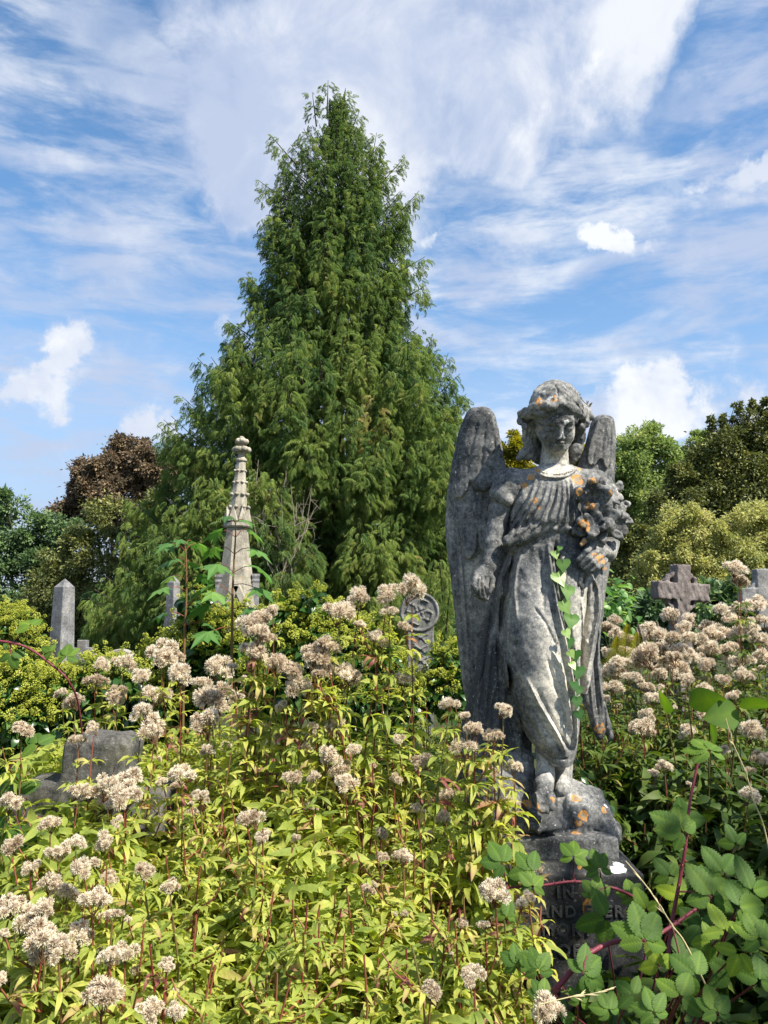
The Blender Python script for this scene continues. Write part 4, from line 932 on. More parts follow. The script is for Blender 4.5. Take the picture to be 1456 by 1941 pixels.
def near_cross():
    """big old cross lying low among the flowers at the left"""
    Y = 3.05; c = P(175, 1528, Y); m = Y/F; v = Vol(c-[.36, .18, .95], c+[.42, .18, .42], .0065)
    a = P(38, 1480, Y); b = P(310, 1570, Y)
    v.add(box(((a[0]+b[0])/2+.02, Y, (a[2]+b[2])/2), ((b[0]-a[0])/2, .10, (a[2]-b[2])/2), .02), .01)
    v.add(box(c+[.02, 0, -.35], (.12, .10, .60), .02), .03); v.add(box(c+[.03, 0, .08], (.075, .08, .17), .02), .07)
    v.add(cap(c+[-.08, -.0, .04], c+[.02, .0, .15], .07, .055), .05); v.add(cap(c+[.14, -.0, .04], c+[.04, .0, .15], .075, .06), .05)
    v.noise(.004, 20, 85); v.noise(.0025, 70, 86); V, Fc = v.mesh()
    th = .06; x = V[:, 0]-c[0]; z = V[:, 2]-c[2]; V[:, 0] = c[0]+x*math.cos(th)+z*math.sin(th); V[:, 2] = c[2]-x*math.sin(th)+z*math.cos(th)
    r = thing('mossy_stone_cross', (c[0], Y, 0), 'thick weathered stone cross half buried in flowers in the left foreground', 'gravestone')
    stonepart('cross', V, [Fc], M_OLD, r, .22, True)
    zb = V[:, 2].min()+.03; V, Fs = prism([(c[0]-.03, Y, -.05, .3), (c[0]-.03, Y, max(zb, .12), .24)], 0); stonepart('foot', V, Fs, M_OLD, r, .3)
near_cross()

def small_stones():
    Y = 13; c = P(157, 1232, Y); m = Y/F
    r = thing('small_cross_headstone', (c[0], Y, 0), 'small square topped grey cross beside the taller obelisk', 'gravestone')
    w = .075; p = [(-w, -1.0), (w, -1.0), (w, -.10), (.16, -.10), (.16, .04), (w, .04), (w, .16), (-w, .16), (-w, .04), (-.16, .04), (-.16, -.10), (-w, -.10)]
    V, Fs = extrude([(c[0]+a, c[2]+b) for a, b in p], Y-.06, Y+.06, .01); stonepart('cross', V, Fs, M_GREY, r, .35)
    V, Fs = prism([(c[0], Y, -.05, .28), (c[0], Y, max(.2, c[2]-.98), .22)], 0); stonepart('plinth', V, Fs, M_GREY, r, .3)
    Y = 7.5; c = P(228, 1262, Y); R_ = .165
    p = [(R_*math.cos(a), R_*.95*math.sin(a)) for a in np.linspace(0, math.pi, 18)]+[(-R_, -.99), (R_, -.99)]
    r = thing('round_topped_headstone', (c[0], Y, 0), 'pale round topped headstone just showing above the flowers at the left', 'gravestone')
    V, Fs = extrude([(c[0]+a, c[2]+b) for a, b in p], Y-.05, Y+.05, .008); stonepart('slab', V, Fs, M_TAN, r, .6)
    V, Fs = prism([(c[0], Y, -.05, .24), (c[0], Y, .06+c[2]-1.0, .22)], 0); stonepart('foot', V, Fs, M_TAN, r, .5)
small_stones()
# ------------------------------------------------------------------ trees
def leaf_quad():   # small bent leaf, 1 m long along +y
    V = np.array([[0, 0, 0], [.28, .35, .06], [0, 1, -.08], [-.28, .35, .06]]); return V, np.array([[0, 1, 2, 3]]), None, np.zeros(4)
def blob_points(n, c, r, r_, shell=.55):
    d = r_.normal(size=(n, 3)); d /= np.linalg.norm(d, axis=1, keepdims=True)+1e-9; u = shell+(1-shell)*r_.random(n)**.6
    return np.array(c)+d*u[:, None]*np.array(r), d
BARK = plain_mat('rough_bark', [(0, (.03, .024, .018)), (.5, (.075, .06, .045)), (1, (.16, .14, .11))], nscale=8, namt=.5, bump=.8, bdist=.03)
def limbs(g, base, top, ends, r0, r_):
    base = np.array(base, float); top = np.array(top, float); pts = np.linspace(base, top, 8); pts[1:-1] += r_.normal(size=(6, 3))*r0*.4; rr = np.linspace(r0, r0*.3, 8); g.tube(pts, rr, 8)
    for e in ends:
        e = np.array(e, float); t = np.clip((e[2]-base[2])/(top[2]-base[2]+1e-6)-.25, .15, .9); s = base+(top-base)*t; mid = (s+e)/2+np.array([0, 0, .08*np.linalg.norm(e-s)])
        g.tube(np.array([s, (s+mid)/2+r_.normal(size=3)*.05, mid, (mid+e)/2, e]), np.linspace(r0*.38, r0*.06, 5), 5, cap=False)
def clump_tree(name, label, cat, Y, blobs, n, size, mat, seed, group=None, droop=.3, trunk=True, depth=1.0, tintc=.5, tintv=.2, shell=.5, sub=9, trunk_px=None):
    """blobs: (px, py, rx_px, ry_px[, dy]) ; each becomes a mass of leafy twigs"""
    r_ = np.random.default_rng(seed); m = Y/F; C = []; 
    for b in blobs:
        dy = b[4] if len(b) > 4 else 0
        C.append((P(b[0], b[1], Y+dy), (b[2]*m, (b[2]+b[3])/2*m*depth, b[3]*m)))
    area = np.array([c[1][0]*c[1][2] for c in C]); g = Geo(); pr = leaf_quad()
    cx = np.mean([c[0][0] for c in C]) if trunk_px is None else P(trunk_px, 1100, Y)[0]; ends = []
    for (c, r), a in zip(C, area/area.sum()):
        k = max(6, int(sub*5*a*len(C)/2)); cc, cd = blob_points(k, c, np.array(r)*.92, r_, .45); cc = c+(cc-c)*r_.uniform(.7, 1.16, (k, 1))   # boughs in the mass
        rs = np.cbrt(r[0]*r[1]*r[2])*(.18+.22*r_.random(k))*(6/ k)**.15
        nl = max(30, int(n*a/k)); ends += [tuple(q) for q in cc[:4]]
        for j in range(k):
            q = int(nl*r_.uniform(.5, 1.5)); O, d = blob_points(q, cc[j], (rs[j], rs[j], rs[j]*.72), r_, .15); O = O+d*rs[j]*.35*np.abs(r_.normal(size=(q, 1)))
            dirn = d*.8+cd[j]*.5+r_.normal(size=(q, 3))*.5+np.array([0, 0, -droop]); M = frames(dirn, r_.uniform(-1.2, 1.2, q)); s = size*r_.uniform(.6, 1.4, q); M = M*s[:, None, None]
            keep = O[:, 2] > .05
            tj = tintc+r_.normal()*tintv*.55
            g.inst(pr, M[keep], O[keep], np.clip(tj+r_.normal(size=keep.sum())*tintv, 0.02, .98))
    rt = thing(name, (cx, Y, 0), label, cat, group)
    g.build('crown', mat, rt, False)
    zt = max(c[0][2] for c in C)*.72; tg = Geo(); limbs(tg, (cx, Y, -.2), (cx, Y, zt), ends[:14], max(.07, zt*.022), r_); tg.build('trunk', BARK, rt)
    return rt

M_CEDAR = leaf_mat('cedar_scales', [(0, (.036, .074, .030)), (.3, (.075, .145, .050)), (.55, (.150, .225, .062)), (.8, (.25, .31, .082)), (1, (.33, .29, .11))], rough=.6, trans=.34, spec=.2, nscale=.7, namt=.18)
def frond(fingers=8, seed=1):
    """a hanging cedar spray, 1 m long: midrib with side fans of thin fingers"""
    r_ = np.random.default_rng(seed); V, T, A = [], [], []
    def mid(t): return np.array([0, t*(1-.25*t*t), -.42*t*t])
    for i in range(fingers):
        t = .08+.9*i/fingers
        for s in (-1, 1):
            L = (.42-.30*t)*r_.uniform(.7, 1.2); a = mid(t); d = np.array([s*.75, .62, -.25-.35*t]); d /= np.linalg.norm(d); b = a+d*L+np.array([0, 0, -.10*L-.05]); w = .042*(1.2-t*.5); n0 = len(V)
            side = np.array([-d[1]*s, d[0]*s, .2])*w
            c = a+d*L*.5+np.array([0, 0, .02])
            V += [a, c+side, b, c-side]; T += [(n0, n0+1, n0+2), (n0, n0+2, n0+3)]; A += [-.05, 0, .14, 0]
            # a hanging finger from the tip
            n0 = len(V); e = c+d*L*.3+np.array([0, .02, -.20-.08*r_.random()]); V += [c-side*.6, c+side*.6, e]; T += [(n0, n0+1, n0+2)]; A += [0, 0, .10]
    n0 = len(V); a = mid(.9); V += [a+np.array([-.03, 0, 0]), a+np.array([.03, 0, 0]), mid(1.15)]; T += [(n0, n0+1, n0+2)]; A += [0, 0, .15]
    return np.array(V), None, np.array(T), np.array(A)
FR = [frond(7, s) for s in range(4)]
def cedar():
    Y = 20; r_ = np.random.default_rng(11); m = Y/F
    prof = [(155, 612, 640), (175, 592, 668), (215, 598, 682), (255, 575, 716), (300, 520, 762), (350, 492, 778), (420, 500, 795), (500, 492, 803), (560, 465, 806), (620, 440, 812), (680, 400, 845), (750, 372, 884), (830, 335, 900), (900, 318, 910), (1000, 285, 905), (1100, 232, 898), (1200, 218, 890), (1290, 215, 885)]
    zs = np.array([P(0, p[0], Y)[2] for p in prof])[::-1]; x0 = P(640, 900, Y)[0]
    RL = np.array([x0-P(p[1], p[0], Y)[0] for p in prof])[::-1]; RR = np.array([P(p[2], p[0], Y)[0]-x0 for p in prof])[::-1]
    rt = thing('giant_cedar', (x0, Y, 0), 'huge cone shaped conifer with drooping green sprays towering in the middle', 'conifer tree')
    tg = Geo(); ztop = zs[-1]-.25; tp = np.linspace([x0, Y, -.2], [P(625, 200, Y)[0], Y, ztop-.3], 14); tg.tube(tp, np.linspace(.45, .03, 14), 10)
    # second leader at the top
    a = P(640, 230, Y); b = P(655, 170, Y); tg.tube([a, (a+b)/2, b], [.04, .03, .012], 6)
    O, D, S, Tn = [], [], [], []
    def spray_branch(s0, e, nsp, scale, tint, upturn=.35, wood=.03):
        L = np.linalg.norm(e-s0); c = s0*.45+e*.55+np.array([0, 0, -upturn*L*.35]); t = np.linspace(0, 1, 7)[:, None]
        pts = (1-t)**2*s0+2*t*(1-t)*c+t*t*e; tg.tube(pts, np.linspace(wood, wood*.25, 7), 5, cap=False)
        tt = r_.random(nsp)**.75*.80+.20; tt = tt[:, None]; p = (1-tt)**2*s0+2*tt*(1-tt)*c+tt**2*e
        bd = 2*(1-tt)*(c-s0)+2*tt*(e-c); bd /= np.linalg.norm(bd, axis=1, keepdims=True)
        side = np.cross(bd, [0, 0, 1.0]); side /= np.linalg.norm(side, axis=1, keepdims=True)+1e-9
        sg = r_.choice([-1, 1], nsp)[:, None]; wv = .28*scale
        p = p+side*sg*r_.random((nsp, 1))*wv*1.4+np.array([0, 0, -1])*r_.random((nsp, 1))**1.5*scale*.95
        d = bd*.55+side*sg*.55+np.array([0, 0, -.75])*(.5+r_.random((nsp, 1)))+r_.normal(size=(nsp, 3))*.22
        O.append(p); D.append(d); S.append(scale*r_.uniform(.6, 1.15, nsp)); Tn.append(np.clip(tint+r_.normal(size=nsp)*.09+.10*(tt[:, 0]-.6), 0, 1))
    NB = 760
    for i in range(NB):
        q = (i+r_.random())/NB; z = zs[0]+(zs[-1]-zs[0])*(1-(1-q)**.62)*1.0 if False else zs[0]+(zs[-1]-.5-zs[0])*q**1.25
        az = i*2.39996+r_.normal()*.25; cs = math.cos(az); k = .5+.5*cs; Rr = np.interp(z, zs, RR)*k+np.interp(z, zs, RL)*(1-k)
        hgt = (z-zs[0])/(zs[-1]-zs[0])
        R1 = max(.12, (Rr*(1.06 if cs < 0 else 1.0)*(.92 if hgt > .5 else 1.0)-(.22 if hgt < .8 else .22+(hgt-.8)*1.6)*hgt)*r_.choice([r_.uniform(.86, 1.06), r_.uniform(.5, .95)], p=[.75, .25])); 
        if math.sin(az) > .35 and r_.random() < .55: continue       # fewer on the hidden far side
        e = np.array([x0+R1*cs, Y+R1*math.sin(az)*.92, z]); slope = .30+.45*hgt
        s0 = np.array([x0+.25*R1*cs*(1-hgt), Y+.25*R1*math.sin(az)*(1-hgt), max(.3, z-R1*slope)])
        sc = (.50+.22*(1-hgt)+.15*r_.random())*(1 if hgt < .75 else 1-(hgt-.75)*1.6); e = e+np.array([0, 0, .25*sc])
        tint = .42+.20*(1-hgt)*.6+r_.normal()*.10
        spray_branch(s0, e, int((40+42*np.linalg.norm(e-s0))*(1-.45*hgt)), sc, tint, wood=.028)
    # hand placed leaders that break the outline
    for x, y, x1, y1 in ((560, 310, 512, 258), (600, 240, 592, 178), (620, 220, 622, 155), (650, 230, 655, 170), (660, 260, 682, 212), (700, 330, 714, 255), (700, 370, 768, 300), (740, 420, 795, 365), (745, 520, 806, 490), (545, 380, 490, 345),
                         (530, 470, 495, 420), (500, 560, 466, 520), (480, 640, 430, 610), (790, 720, 820, 640), (820, 760, 850, 672), (440, 730, 400, 680), (400, 800, 368, 765), (370, 880, 335, 830), (840, 800, 884, 750), (775, 560, 806, 545), (590, 520, 572, 480), (345, 960, 300, 930), (860, 880, 905, 830)):
        spray_branch(P(x, y, Y-.6), P(x1, y1, Y-.9)+np.array([0, 0, .05]), 60, .46 if y1 < 400 else .58, .55, .1, wood=.022)
    # long pale upright shoots low in front
    for i in range(46):
        y = r_.uniform(640, 1150); xl, xr = np.interp(y, [p[0] for p in prof], [p[1] for p in prof]), np.interp(y, [p[0] for p in prof], [p[2] for p in prof])
        x = r_.uniform(xl+30, xr-30); dy = -2.2-(y-600)/600*1.6; Lp = r_.uniform(50, 105); dx = r_.uniform(-22, 12)
        spray_branch(P(x, y+Lp*.8, Y+dy+.5), P(x+dx, y-Lp*.2, Y+dy-.4), 60, .60, .58+.1*r_.random(), .0, wood=.02)
    O = np.concatenate(O); D = np.concatenate(D); S = np.concatenate(S); Tn = np.concatenate(Tn); ok = O[:, 2] > .1; O, D, S, Tn = O[ok], D[ok], S[ok], Tn[ok]
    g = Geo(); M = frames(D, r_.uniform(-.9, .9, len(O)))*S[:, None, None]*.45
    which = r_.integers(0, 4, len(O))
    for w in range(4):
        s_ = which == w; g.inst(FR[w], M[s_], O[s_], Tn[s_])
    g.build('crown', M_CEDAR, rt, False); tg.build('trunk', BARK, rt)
cedar()

M_BEECH = leaf_mat('copper_beech_leaf', [(0, (.065, .058, .04)), (.4, (.15, .12, .075)), (.7, (.23, .165, .10)), (1, (.28, .20, .11))], trans=.25, nscale=.5, tsat=1.0)
M_YEW = leaf_mat('yew_leaf', [(0, (.042, .060, .026)), (.4, (.115, .138, .044)), (.7, (.20, .22, .068)), (1, (.29, .29, .09))], trans=.2, nscale=.6)
M_OAK = leaf_mat('dark_broad_leaf', [(0, (.045, .085, .045)), (.4, (.105, .175, .075)), (.7, (.14, .22, .08)), (1, (.20, .27, .09))], trans=.3, nscale=.4)
M_LIME = leaf_mat('lime_tree_leaf', [(0, (.09, .14, .06)), (.4, (.19, .27, .09)), (.7, (.28, .36, .12)), (1, (.38, .42, .14))], trans=.35, nscale=.3)
M_GOLD = leaf_mat('golden_leaf', [(0, (.13, .16, .055)), (.35, (.29, .32, .11)), (.65, (.47, .47, .18)), (1, (.62, .55, .28))], trans=.35, nscale=.8)
M_YELL = leaf_mat('autumn_yellow_leaf', [(0, (.08, .09, .015)), (.4, (.22, .22, .03)), (.7, (.40, .36, .04)), (1, (.50, .40, .05))], trans=.4, nscale=.5)

clump_tree('beech_tree', 'copper leaved beech tree rising behind the dark yew at the left', 'tree', 40, [(235, 880, 70, 45), (180, 910, 60, 38), (285, 880, 60, 38), (140, 920, 32, 18), (320, 900, 40, 50), (170, 955, 60, 35), (230, 940, 80, 60), (250, 845, 45, 16), (135, 975, 45, 25)], 70000, .17, M_BEECH, 21, shell=.4, sub=12)
clump_tree('yew_tree', 'dark olive yew with drooping twigs below the copper beech', 'tree', 26, [(230, 990, 70, 50), (150, 1050, 60, 65), (290, 1010, 60, 60), (200, 1110, 95, 75), (120, 1130, 70, 75), (280, 1130, 90, 85), (180, 1210, 110, 60), (300, 960, 40, 40), (70, 1180, 60, 60)], 90000, .10, M_YEW, 22, sub=14)
clump_tree('oak_tree', 'dark green broadleaf tree at the far left edge', 'tree', 36, [(20, 1010, 70, 60), (90, 1020, 55, 50), (60, 1090, 80, 70), (10, 960, 22, 30), (-40, 1050, 80, 110), (130, 1000, 40, 40), (40, 1180, 110, 70), (-100, 1150, 90, 110)], 60000, .17, M_OAK, 23, sub=12)
clump_tree('yew_tree', 'dark spreading yew with feathery branch tips at the right edge', 'tree', 24, [(1398, 775, 9, 14), (1380, 790, 12, 9), (1425, 770, 10, 14), (1350, 795, 12, 8), (1448, 765, 14, 18), (1296, 890, 20, 8), (1390, 860, 80, 55), (1440, 810, 45, 50), (1330, 880, 55, 35), (1350, 930, 90, 40), (1440, 930, 90, 70), (1290, 905, 40, 22), (1360, 815, 30, 16), (1300, 965, 80, 45), (1410, 1000, 110, 60), (1500, 880, 70, 90), (1280, 1040, 80, 60), (1230, 1090, 70, 60), (1330, 1100, 120, 60), (1200, 1020, 45, 40), (1180, 1140, 60, 60)], 130000, .10, M_YEW, 24, sub=14)
clump_tree('lime_tree', 'pale green tall tree directly right of the narrow wing', 'tree', 48, [(1225, 850, 48, 52), (1190, 870, 40, 60), (1250, 880, 40, 50), (1225, 930, 80, 60), (1190, 990, 60, 60), (1240, 1010, 80, 70), (1232, 810, 18, 14), (1150, 900, 40, 60), (1120, 980, 60, 70)], 70000, .18, M_LIME, 25, 'pale trees behind the yew', sub=12)
clump_tree('lime_tree', 'pale green tree peeping between the tall lime and the right hand yew', 'tree', 50, [(1320, 850, 38, 42), (1350, 850, 35, 35), (1300, 880, 40, 40), (1380, 850, 40, 36), (1330, 900, 60, 50), (1345, 960, 90, 70)], 42000, .18, M_LIME, 26, 'pale trees behind the yew', sub=10)
clump_tree('autumn_tree', 'bright yellow leaved tree seen between the wing and the hair of the angel', 'tree', 34, [(965, 850, 28, 42), (990, 870, 28, 40), (945, 890, 30, 50), (975, 920, 45, 60), (1090, 870, 25, 40)], 30000, .13, M_YELL, 27, sub=10)
clump_tree('golden_shrub', 'large golden leaved shrub behind the granite cross', 'shrub', 15, [(1300, 990, 50, 40), (1260, 1010, 30, 28), (1350, 1010, 40, 38), (1420, 995, 45, 45), (1455, 980, 30, 40), (1390, 1050, 80, 60), (1300, 1050, 60, 45), (1240, 1060, 45, 32), (1215, 1095, 26, 20), (1330, 1100, 90, 45), (1440, 1080, 70, 70), (1240, 1130, 40, 40), (1500, 1050, 60, 80), (1360, 1150, 120, 60), (1300, 965, 22, 16)], 110000, .052, M_GOLD, 28, sub=16, tintv=.16)
clump_tree('holly_bush', 'dark green bush in the gap beneath the golden shrub', 'shrub', 12, [(1350, 1150, 90, 45), (1230, 1170, 70, 45), (1150, 1190, 60, 60), (1430, 1180, 60, 50), (1390, 1135, 30, 35), (1290, 1190, 90, 50), (960, 1210, 90, 60)], 18000, .12, M_OAK, 29, sub=12, tintc=.35)
clump_tree('yew_tree', 'dark low yew behind the angel between cedar and lime tree', 'tree', 28, [(960, 1000, 80, 60), (1060, 1000, 90, 70), (1000, 1100, 120, 90), (1120, 1080, 80, 80), (940, 1080, 60, 80), (1180, 1080, 60, 60)], 14000, .26, M_YEW, 30, sub=12)
# a far hedge closes the view under the trees
clump_tree('hedge', 'continuous dark hedge line at the back of the cemetery', 'hedge', 30, [(x, 1190, 70, 50) for x in range(-60, 1560, 60)], 22000, .24, M_OAK, 33, sub=8, tintc=.3)

def shade_tree():
    # unseen tree added right of the camera so its crown shades the brambles
    m = 1; r_ = np.random.default_rng(66); g = Geo(); pr = leaf_quad(); cs = [((3.9, .25, 4.4), 1.0), ((4.6, 1.1, 4.3), 1.0), ((4.1, -.7, 4.6), .9), ((5.0, .2, 4.9), 1.0)]
    for c, r in cs:
        O, d = blob_points(620, c, (r, r, r*.8), r_, .2); M = frames(d+r_.normal(size=d.shape)*.7, r_.normal(size=len(O)))*.13; g.inst(pr, M, O, np.clip(.5+r_.normal(size=len(O))*.2, .02, .98))
    rt = thing('added_shade_tree', (4.5, .3, 0), 'unseen leafy tree added outside the right edge only to shade the brambles', 'tree'); g.build('crown', M_LIME, rt, False); tg = Geo(); limbs(tg, (4.5, .3, -.1), (4.5, .3, 4.6), [c for c, r in cs], .09, r_); tg.build('trunk', BARK, rt)
shade_tree()

def dead_bush():
    r_ = np.random.default_rng(3); Y = 16.2; g = Geo(); b0 = P(545, 1150, Y); rt = thing('dead_bush', (b0[0], Y, 0), 'bare pale leafless twigs standing before the cedar, right of the spire', 'shrub')
    g.tube([(b0[0], Y, -.05), (b0[0]+.05, Y, .8), b0], [.035, .03, .025], 6)
    ends = [(490, 870), (545, 880), (552, 920), (520, 925), (575, 930), (590, 925), (500, 960), (478, 975), (560, 950), (585, 980), (533, 940), (510, 1000), (595, 1000), (600, 960), (572, 1040)]
    for x, y in ends:
        e = P(x, y, Y+r_.normal()*.25); s = P(540+r_.normal()*12, 1060+r_.normal()*25, Y+r_.normal()*.1); mdl = (s+e)/2+np.array([(x-540)*.006, 0, -.12]); t = np.linspace(0, 1, 9)[:, None]; p = (1-t)**2*s+2*t*(1-t)*mdl+t*t*e+r_.normal(size=(9, 3))*.015
        g.tube(p, np.linspace(.013, .005, 9), 4, cap=False); g.tube([b0, (b0+s)/2+r_.normal(size=3)*.04, s], [.018, .015, .013], 4, cap=False)
        for _ in range(5):
            k = r_.integers(2, 8); d = r_.normal(size=3)*.16+np.array([.08*np.sign(x-540), 0, .10]); q = p[k]; g.tube([q, q+d*.5+r_.normal(size=3)*.02, q+d], [.006, .005, .003], 3, cap=False)
    g.tube([P(468, 972, Y), P(500, 995, Y), P(530, 1000, Y), P(552, 990, Y)], [.006, .010, .010, .008], 4); g.build('branches', plain_mat('bleached_twig', [(0, (.16, .14, .10)), (1, (.34, .30, .24))], nscale=10), rt)
dead_bush()
# ------------------------------------------------------------------ low plants
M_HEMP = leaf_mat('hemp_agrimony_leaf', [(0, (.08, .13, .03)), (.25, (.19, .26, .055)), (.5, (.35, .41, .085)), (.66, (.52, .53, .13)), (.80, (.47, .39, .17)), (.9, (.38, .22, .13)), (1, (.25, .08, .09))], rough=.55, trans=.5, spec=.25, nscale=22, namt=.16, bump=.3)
M_HEMPD = leaf_mat('agrimony_leaf_painted_shade', [(0, (.022, .045, .011)), (.3, (.050, .095, .018)), (.6, (.115, .165, .032)), (.85, (.20, .23, .05)), (1, (.32, .26, .08))], rough=.55, trans=.35, spec=.25, nscale=20, namt=.14)  # darker copy of the agrimony leaf, shade put into its colours
M_STEM = plain_mat('red_green_stem', [(0, (.10, .12, .03)), (.35, (.16, .09, .04)), (.6, (.22, .07, .04)), (1, (.16, .025, .03))], nscale=9, namt=.35, rough=.5, bump=.2)
M_FLUFF = leaf_mat('seed_fluff', [(0, (.15, .085, .045)), (.3, (.36, .25, .155)), (.55, (.60, .51, .375)), (.8, (.78, .715, .585)), (1, (.84, .79, .68))], rough=.8, trans=.35, spec=.1, nscale=60, namt=.16, tsat=.9)

def strip_leaf(n=5, droop=.6, wid=.16, fold=.25, wave=.0, serr=0.0, tip=.08, seed=0):
    """lanceolate leaf 1 m long along +y, folded on the midrib, drooping in z"""
    r_ = np.random.default_rng(seed); V, Q_, A = [], [], []
    for i in range(n+1):
        t = i/n; w = wid*(math.sin(math.pi*min(1, t*.92+.08))**.8)*(1-t*.35)+.004; w = .004 if i == n else w
        if serr: w *= 1+serr*(1 if i % 2 else -1)
        ang = droop*t*1.2; y = math.sin(ang)/max(droop*1.2, .01) if droop > .01 else t; z = -(1-math.cos(ang))/max(droop*1.2, .01) if droop > .01 else 0
        tw = wave*math.sin(t*7+seed)
        V += [(-w, y, z+fold*w+tw*w), (0, y, z), (w, y, z+fold*w-tw*w)]; a = tip*(t-.4)*2; A += [a+.02, a-.04, a+.02]
    for i in range(n):
        b = i*3; Q_ += [(b, b+1, b+4, b+3), (b+1, b+2, b+5, b+4)]
    return np.array(V, float), np.array(Q_), None, np.array(A)
HL = [strip_leaf(5, d, w, .3, wv, 0, tp, s) for s, (d, w, wv, tp) in enumerate([(.6, .145, .3, .05), (1.1, .135, .5, .12), (1.5, .13, .7, .17), (1.9, .125, .8, .22), (.35, .14, .2, .03), (2.3, .105, .8, .3)])]

def fluff_head(seed, shade=0.0):
    """domed cluster of seed clocks, ~1 m wide, scaled when placed; returns a mesh"""
    r_ = np.random.default_rng(seed); g = Geo(); nb = r_.integers(7, 12); cs = []
    for i in range(nb):
        for _ in range(30):
            a = r_.uniform(0, 6.28); q = math.sqrt(r_.random())*.40; c = np.array([q*math.cos(a), q*math.sin(a), .22*math.cos(q*4)+r_.normal()*.06])
            if all(np.linalg.norm(c-o) > .15 for o in cs): break
        cs.append(c)
    V, T = [], []; A = []
    for c in cs:
        rb = r_.uniform(.15, .23); nf = 60; base = r_.uniform(-.12, .1)+shade
        sub = blob_points(nf, (0, 0, 0), (1, 1, 1), r_, 1.0)[1]; sub = sub[sub[:, 2] > -.55]
        for d in sub:     # each floret: a tuft of fine hairs
            o = c+d*rb*.45; tone = base+r_.normal()*.07
            for h in range(7):
                dd = d+r_.normal(size=3)*.42; dd /= np.linalg.norm(dd); L = rb*r_.uniform(.45, .85); s = np.cross(dd, r_.normal(size=3)); s /= np.linalg.norm(s)+1e-9; w = .011
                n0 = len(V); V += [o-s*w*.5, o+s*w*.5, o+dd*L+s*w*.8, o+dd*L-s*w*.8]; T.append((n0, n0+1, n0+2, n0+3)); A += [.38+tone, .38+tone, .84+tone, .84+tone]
            if r_.random() < .5:
                n0 = len(V); dd = d; s = np.cross(dd, r_.normal(size=3)); s /= np.linalg.norm(s)+1e-9; V += [o-s*.02, o+s*.02, o+dd*rb*.5+s*.02, o+dd*rb*.5-s*.02]; T.append((n0, n0+1, n0+2, n0+3)); A += [.05, .05, .18, .18]
        # green-brown bracts and little stalks
        g.tube([np.array([0, 0, -.42]), np.array([c[0]*.45, c[1]*.45, -.22]), c-np.array([0, 0, rb*.5])], [.016, .012, .01], 4, .02, False)
    g.add(np.array(V), np.array(T), None, np.clip(np.array(A), 0, 1))
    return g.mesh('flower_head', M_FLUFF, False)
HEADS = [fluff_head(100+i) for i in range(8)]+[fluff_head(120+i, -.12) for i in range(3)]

def add_head(root, pos, diam, r_, name='flower_head'):
    o = bpy.data.objects.new(name, HEADS[r_.integers(0, len(HEADS))]); COL.objects.link(o); o.parent = root
    o.location = Vector([float(q) for q in pos])-root.location; s = diam/1.08; o.scale = (s*r_.uniform(.9, 1.12), s*r_.uniform(.9, 1.1), s*r_.uniform(.85, 1.25)); o.rotation_euler = (r_.normal()*.25, r_.normal()*.25, r_.uniform(0, 6.28))
    return o
def hemp_leaves(g, pts, r_, tint, z0=.15, z1=.97, step=.075, L0=.12, tv=.10, sparse=1.0):
    """pairs of palmate leaves up a stem given as points"""
    pts = np.asarray(pts); seg = np.linalg.norm(np.diff(pts, axis=0), axis=1); Ls = np.concatenate([[0], np.cumsum(seg)]); tot = Ls[-1]
    s = np.arange(tot*z0, tot*z1, step); ph = r_.uniform(0, 3.14); O, D, S, A = [], [], [], []
    for k, q in enumerate(s):
        c = np.array([np.interp(q, Ls, pts[:, i]) for i in range(3)]); t = q/tot; a0 = ph+k*1.57+r_.normal()*.2
        L = L0*(1.05-.62*max(0, (t-.45)/.55))*r_.uniform(.8, 1.15)
        for sd in (0, 1):
            a = a0+sd*math.pi
            if r_.random() > sparse: continue
            lt = tint+r_.normal()*tv+.06*(.5-t)
            if r_.random() < .09: lt = r_.uniform(.74, .98)
            for j in range(3):
                aa = a+(j-1)*.65+r_.normal()*.15; el = .35+.15*r_.normal()
                O.append(c+np.array([math.cos(aa), math.sin(aa), 0])*.008); D.append((math.cos(aa)*math.cos(el), math.sin(aa)*math.cos(el), math.sin(el))); S.append(L*(1.1 if j == 1 else .85)); A.append(lt+r_.normal()*.03)
            if r_.random() < .5:     # small side shoot in the axil
                for j in range(3):
                    aa = a+r_.normal()*.8; O.append(c); D.append((math.cos(aa)*.6, math.sin(aa)*.6, .7)); S.append(L*.5); A.append(lt+.04)
    if not O: return
    O = np.array(O); D = np.array(D); S = np.array(S); A = np.array(A); M = frames(D, r_.normal(size=len(O))*.35)*S[:, None, None]; wh = r_.choice(6, len(O), p=[.2, .27, .24, .13, .08, .08])
    for w in range(6):
        m = wh == w
        if m.any(): g.inst(HL[w], M[m], O[m], np.clip(A[m], .02, .98))
